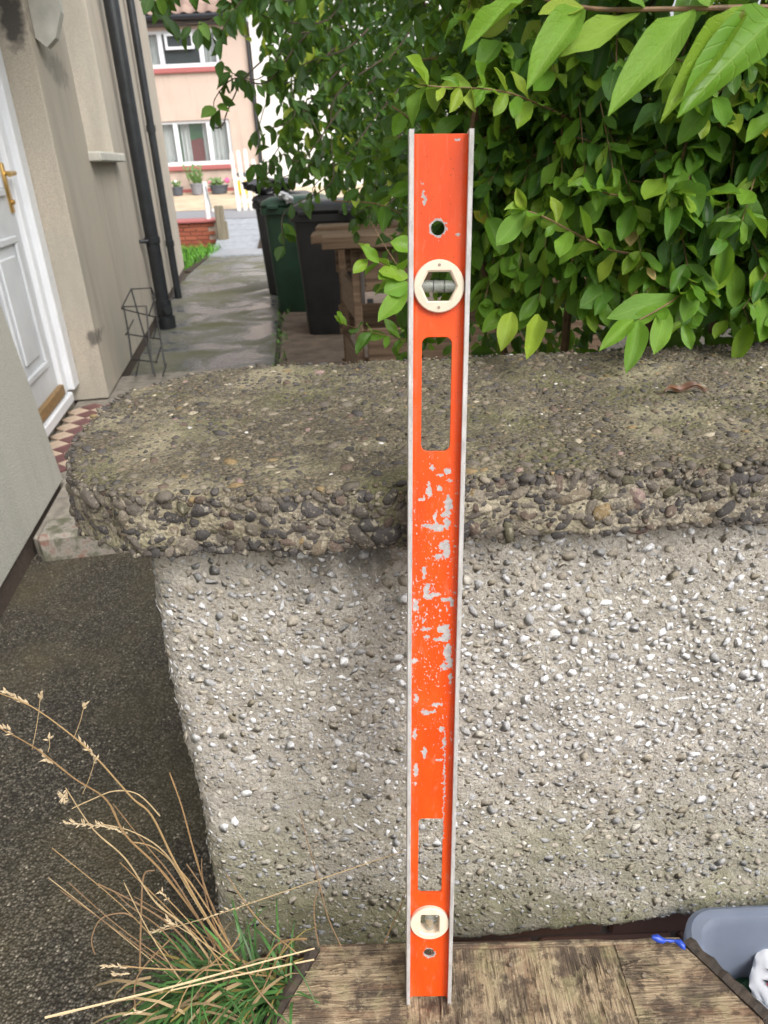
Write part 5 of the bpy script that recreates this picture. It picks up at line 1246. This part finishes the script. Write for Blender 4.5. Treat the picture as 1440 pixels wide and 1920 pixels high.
for a, b_, w, t in (((1275, 556, .93), (1152, 582, .90), 52, 2), ((1249, 578, .915), (1230, 660, .89), 46, 4), ((1198, 600, .90), (1182, 687, .87), 46, 2), ((1188, 600, .90), (1133, 646, .87), 36, 4), ((1350, 480, .97), (1340, 550, .94), 50, 8), ((1375, 490, .97), (1382, 570, .93), 44, 4), ((1300, 540, .93), (1285, 600, .91), 42, 2), ((1010, 590, .95), (985, 680, .89), 42, 6), ((960, 585, .98), (942, 650, .95), 44, 6), ((1180, 400, .96), (1186, 452, .94), 40, 9), ((1440, 560, .95), (1425, 640, .92), 60, 2), ((1205, 190, .98), (1120, 235, .95), 90, 3), ((1220, 190, .98), (1265, 235, .96), 70, 1), ((1230, 280, .97), (1128, 345, .93), 62, 3), ((1290, 300, .97), (1350, 290, .95), 70, 2), ((1260, 265, .98), (1290, 330, .94), 60, 4)): traced(a, b_, w, t)
branch(px((1330, 420, 1.03), (1315, 409, 1.0), (1283, 365, .99), (1235, 318, .98), (1218, 242, .99), (1215, 180, 1.0)), .002, .001, hedge, H, .03, (.036, .055), tints=(0, 1, 2, 3))
branch(px((780, 545, .98), (755, 520, .96), (725, 500, .95), (690, 485, .95)), .0011, .0005, hedge, H, .016, (.026, .040), tints=(4, 8, 2), term=False)
for a, b_, w, t in (((765, 545, .95), (710, 598, .92), 42, 4), ((770, 520, .95), (708, 510, .93), 34, 8), ((770, 530, .95), (722, 545, .93), 46, 2), ((775, 470, .96), (735, 450, .95), 40, 4)): traced(a, b_, w, t)
branch(px((775, 640, 1.30), (720, 628, 1.26), (680, 618, 1.24), (650, 610, 1.22)), .0010, .0005, hedge, H, .030, (.030, .048), tints=(3, 1, 2), term=True)
branch(px((770, 530, .97), (740, 490, .96), (715, 450, .96), (695, 415, .96)), .0008, .0004, hedge, [], 9, term=False)
branch(px((700, 300, 1.5), (740, 290, 1.45), (780, 280, 1.4), (660, 300, 1.55)), .001, .0006, hedge, H, .03, (.035, .05), tints=(1, 3, 0))
# the mass of the hedge: branchlets pushing out of the body towards the light
def hedge_front(x, z):
    f = 1.13-.15*math.exp(-((z-1.45)/.35)**2)-.05*math.exp(-((z-1.05)/.12)**2)
    if x < .42: f += (.42-x)*1.15
    return f+.05*noise.noise(Vector((x*5, z*5, 1)))
rs = random.Random(21)
for k in range(700):
    x = rs.uniform(.10, 1.35); z = rs.uniform(1.00, 2.05); yf = hedge_front(x, z)+abs(rs.gauss(0, .10))
    if x < .28 and z < 1.0: continue
    e = np.array([x, yf, z]); s0 = e+np.array([rs.gauss(.10, .10), rs.uniform(.12, .28), rs.uniform(-.02, .16)]); mid = (e+s0)/2+np.array([0, 0, .025])
    far = yf > 1.16
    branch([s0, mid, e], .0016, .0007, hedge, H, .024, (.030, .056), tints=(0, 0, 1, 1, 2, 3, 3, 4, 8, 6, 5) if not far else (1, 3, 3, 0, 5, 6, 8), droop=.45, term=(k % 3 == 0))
for k in range(11000):               # inner foliage
    x = rs.uniform(.05, 2.0); z = rs.uniform(.55, 2.4); y = hedge_front(x, max(z, .95))+.06+rs.expovariate(1/.34)+(.12 if z < .98 else 0)
    L = rs.uniform(.026, .062)
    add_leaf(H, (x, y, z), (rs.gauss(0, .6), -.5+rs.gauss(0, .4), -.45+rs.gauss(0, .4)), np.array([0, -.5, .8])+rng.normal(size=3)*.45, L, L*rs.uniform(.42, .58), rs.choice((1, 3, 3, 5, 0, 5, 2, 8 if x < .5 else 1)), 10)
for k in range(230):                # skirts of the hedge drooping to the coping
    x = rs.uniform(.16, 1.35); z = rs.uniform(.99, 1.22); yf = (1.02 if x > .42 else 1.02+(.42-x)*1.0)+abs(rs.gauss(0, .08)); e = np.array([x, yf, z]); s0 = e+np.array([rs.gauss(.06, .08), rs.uniform(.12, .25), rs.uniform(.08, .22)])
    branch([s0, (e+s0)/2+np.array([0, 0, .03]), e], .0015, .0006, hedge, H, .024, (.030, .052), tints=(0, 0, 1, 2, 3, 4, 8, 2), droop=.6, term=(k % 3 == 0))
for k in range(38):                 # yellowing leaves
    x = rs.uniform(.12, 1.0); z = rs.uniform(1.0, 1.7); L = rs.uniform(.018, .035); add_leaf(H, (x, hedge_front(x, z)+rs.uniform(-.01, .06), z), (rs.gauss(0, .6), -.4, -.6), (0, -.8, .5), L, L*.55, rs.choice((7, 6, 7, 9)), 10)
H = [h for h in H if h[0][2] > .975 or h[0][1] > 1.13 or h[0][1] < .5]
HK = 1.0
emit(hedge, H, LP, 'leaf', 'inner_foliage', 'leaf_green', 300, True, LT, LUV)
print('hedge leaves', len(H))
# main stems inside the hedge
for k in range(9):
    x = .25+k*.14; MB().tube([(x, 1.45, GZ), (x+rs.gauss(0, .03), 1.42, .6), (x+rs.gauss(0, .06), 1.38, 1.2), (x+rs.gauss(0, .1), 1.34, 1.9)], [.012, .010, .007, .004], 6).build('stem', 'branch_brown', hedge, True)

# ------------------------------------------------------------------ tall dark shrub over the bins
sh = root('overhanging_shrub', (.9, 4.6, GZ), 'tall dark green shrub arching over the wheelie bins', 'shrub')
S = []
ST = [(.026, .074, .016), (.018, .055, .014), (.036, .098, .020), (.055, .140, .022), (.012, .038, .011), (.11, .22, .03), (.26, .32, .03), (.015, .042, .016)]
def sleaf(P, L, t, up=None): add_leaf(S, P, (rs.gauss(0, .55), rs.gauss(-.1, .5), -.7+rs.gauss(0, .35)), (np.array([0, -.6, .7]) if up is None else up)+rng.normal(size=3)*.5, L, L*rs.uniform(.42, .58), t, 8)
def spray(pts, r0, ll, every, tints):
    P = smooth_pts(pts, 6); n_ = len(P); MB().tube([tuple(p) for p in P], [r0*(1-.65*i/n_) for i in range(n_)], 5).build('branch', 'bark_dark', sh, True)
    acc = 0
    for i in range(1, n_):
        acc += np.linalg.norm(P[i]-P[i-1])
        if acc > every:
            acc = 0
            for s_ in range(rs.choice((1, 2, 2, 3))): sleaf(P[i]+rng.normal(size=3)*.01, rs.uniform(*ll), rs.choice(tints))
nearT = (0, 1, 2, 3, 0, 2, 5); midT = (0, 1, 4, 0, 2, 1)
sprays = [[(640, -60, 2.3), (560, 0, 2.2), (480, 20, 2.1), (400, 30, 2.0), (340, 60, 1.95)], [(700, -20, 2.4), (600, 40, 2.3), (520, 55, 2.2), (450, 60, 2.1), (380, 75, 2.0)], [(660, -50, 2.2), (540, -10, 2.1), (430, 0, 2.0), (330, -5, 1.9), (285, 5, 1.85)],
          [(600, 40, 2.4), (520, 100, 2.3), (480, 130, 2.25), (460, 170, 2.2), (427, 200, 2.2), (420, 235, 2.2)], [(700, 60, 2.6), (620, 110, 2.5), (560, 160, 2.4), (540, 220, 2.35), (530, 280, 2.3)], [(760, 80, 2.8), (680, 150, 2.7), (620, 220, 2.6), (590, 280, 2.5), (575, 340, 2.45)],
          [(720, 100, 2.7), (650, 200, 2.6), (610, 270, 2.5), (585, 330, 2.4), (560, 400, 2.35), (540, 425, 2.3)], [(640, 20, 2.5), (560, 70, 2.4), (500, 90, 2.3), (440, 100, 2.2), (400, 110, 2.15)], [(800, 260, 2.6), (740, 290, 2.5), (690, 280, 2.45), (650, 300, 2.4)], [(800, 380, 2.5), (740, 370, 2.4), (690, 385, 2.35), (670, 410, 2.3)],
          [(740, 180, 2.8), (690, 250, 2.7), (650, 310, 2.6), (620, 345, 2.55), (600, 360, 2.5)], [(780, 220, 2.8), (730, 290, 2.7), (700, 335, 2.6), (670, 350, 2.55)], [(700, 150, 2.7), (640, 240, 2.6), (600, 300, 2.5), (550, 320, 2.45), (520, 325, 2.4)],
          [(780, 330, 2.6), (730, 350, 2.5), (690, 390, 2.45), (680, 430, 2.4)], [(620, -20, 2.2), (500, -15, 2.1), (400, -20, 2.0), (310, -25, 1.9)], [(680, 120, 2.7), (600, 190, 2.6), (540, 250, 2.5), (500, 290, 2.45), (470, 300, 2.4)], [(650, 60, 2.5), (560, 120, 2.4), (500, 190, 2.4), (480, 240, 2.4)]]
for q in sprays:
    spray([p+rng.normal(size=3)*.035 for p in px(*q)], .0032, (.040, .070), .028, nearT)
# bare arching twig in front of the pink house
MB().tube([tuple(p) for p in smooth_pts(px((490, 115, 2.2), (455, 150, 2.2), (437, 185, 2.2), (424, 215, 2.2), (419, 232, 2.2), (408, 240, 2.2), (395, 238, 2.2)), 5)], .0022, 5).build('branch', 'bark_dark', sh, True)
# big limbs
for q in ([(880, 520, 4.2), (800, 300, 3.9), (770, 180, 3.8), (800, 80, 3.8), (830, 20, 3.8)], [(940, 520, 4.6), (880, 250, 4.3), (840, 60, 4.2), (800, -120, 4.2)], [(960, 500, 4.4), (900, 200, 3.8), (760, -40, 3.2), (640, -120, 2.8)]):
    P = smooth_pts(px(*q), 6); MB().tube([tuple(p) for p in P], [.020-.015*i/len(P) for i in range(len(P))], 7).build('trunk', 'bark_dark', sh, True)
# body of the crown
poly = [(455, -220), (520, 40), (585, 130), (620, 210), (660, 310), (740, 400), (840, 520), (900, 560), (1200, 560), (1250, -220)]
cnt = 0
while cnt < 30000:
    x = rs.uniform(440, 1250); y = rs.uniform(-220, 560)
    if not inside(x, y, poly): continue
    cnt += 1; d = rs.uniform(2.8, 5.4); sleaf(at(x, y, d), rs.uniform(.028, .056), rs.choice(midT))
poly2 = [(400, -150), (420, 40), (500, 110), (520, 230), (560, 330), (640, 350), (720, 420), (760, 300), (640, 100), (560, -150)]
cnt = 0
while cnt < 900:                     # looser edge with gaps
    x = rs.uniform(400, 760); y = rs.uniform(-150, 420)
    if not inside(x, y, poly2) or noise.noise(Vector((x/38, y/38, 3))) < -.12: continue
    cnt += 1; sleaf(at(x, y, rs.uniform(2.6, 3.8)), rs.uniform(.040, .070), rs.choice((2, 3, 0, 5, 6, 3)))
emit(sh, S, SP, 'leaf', 'crown_foliage', 'leaf_green', 300, True, ST, SUV)
print('shrub leaves', len(S))
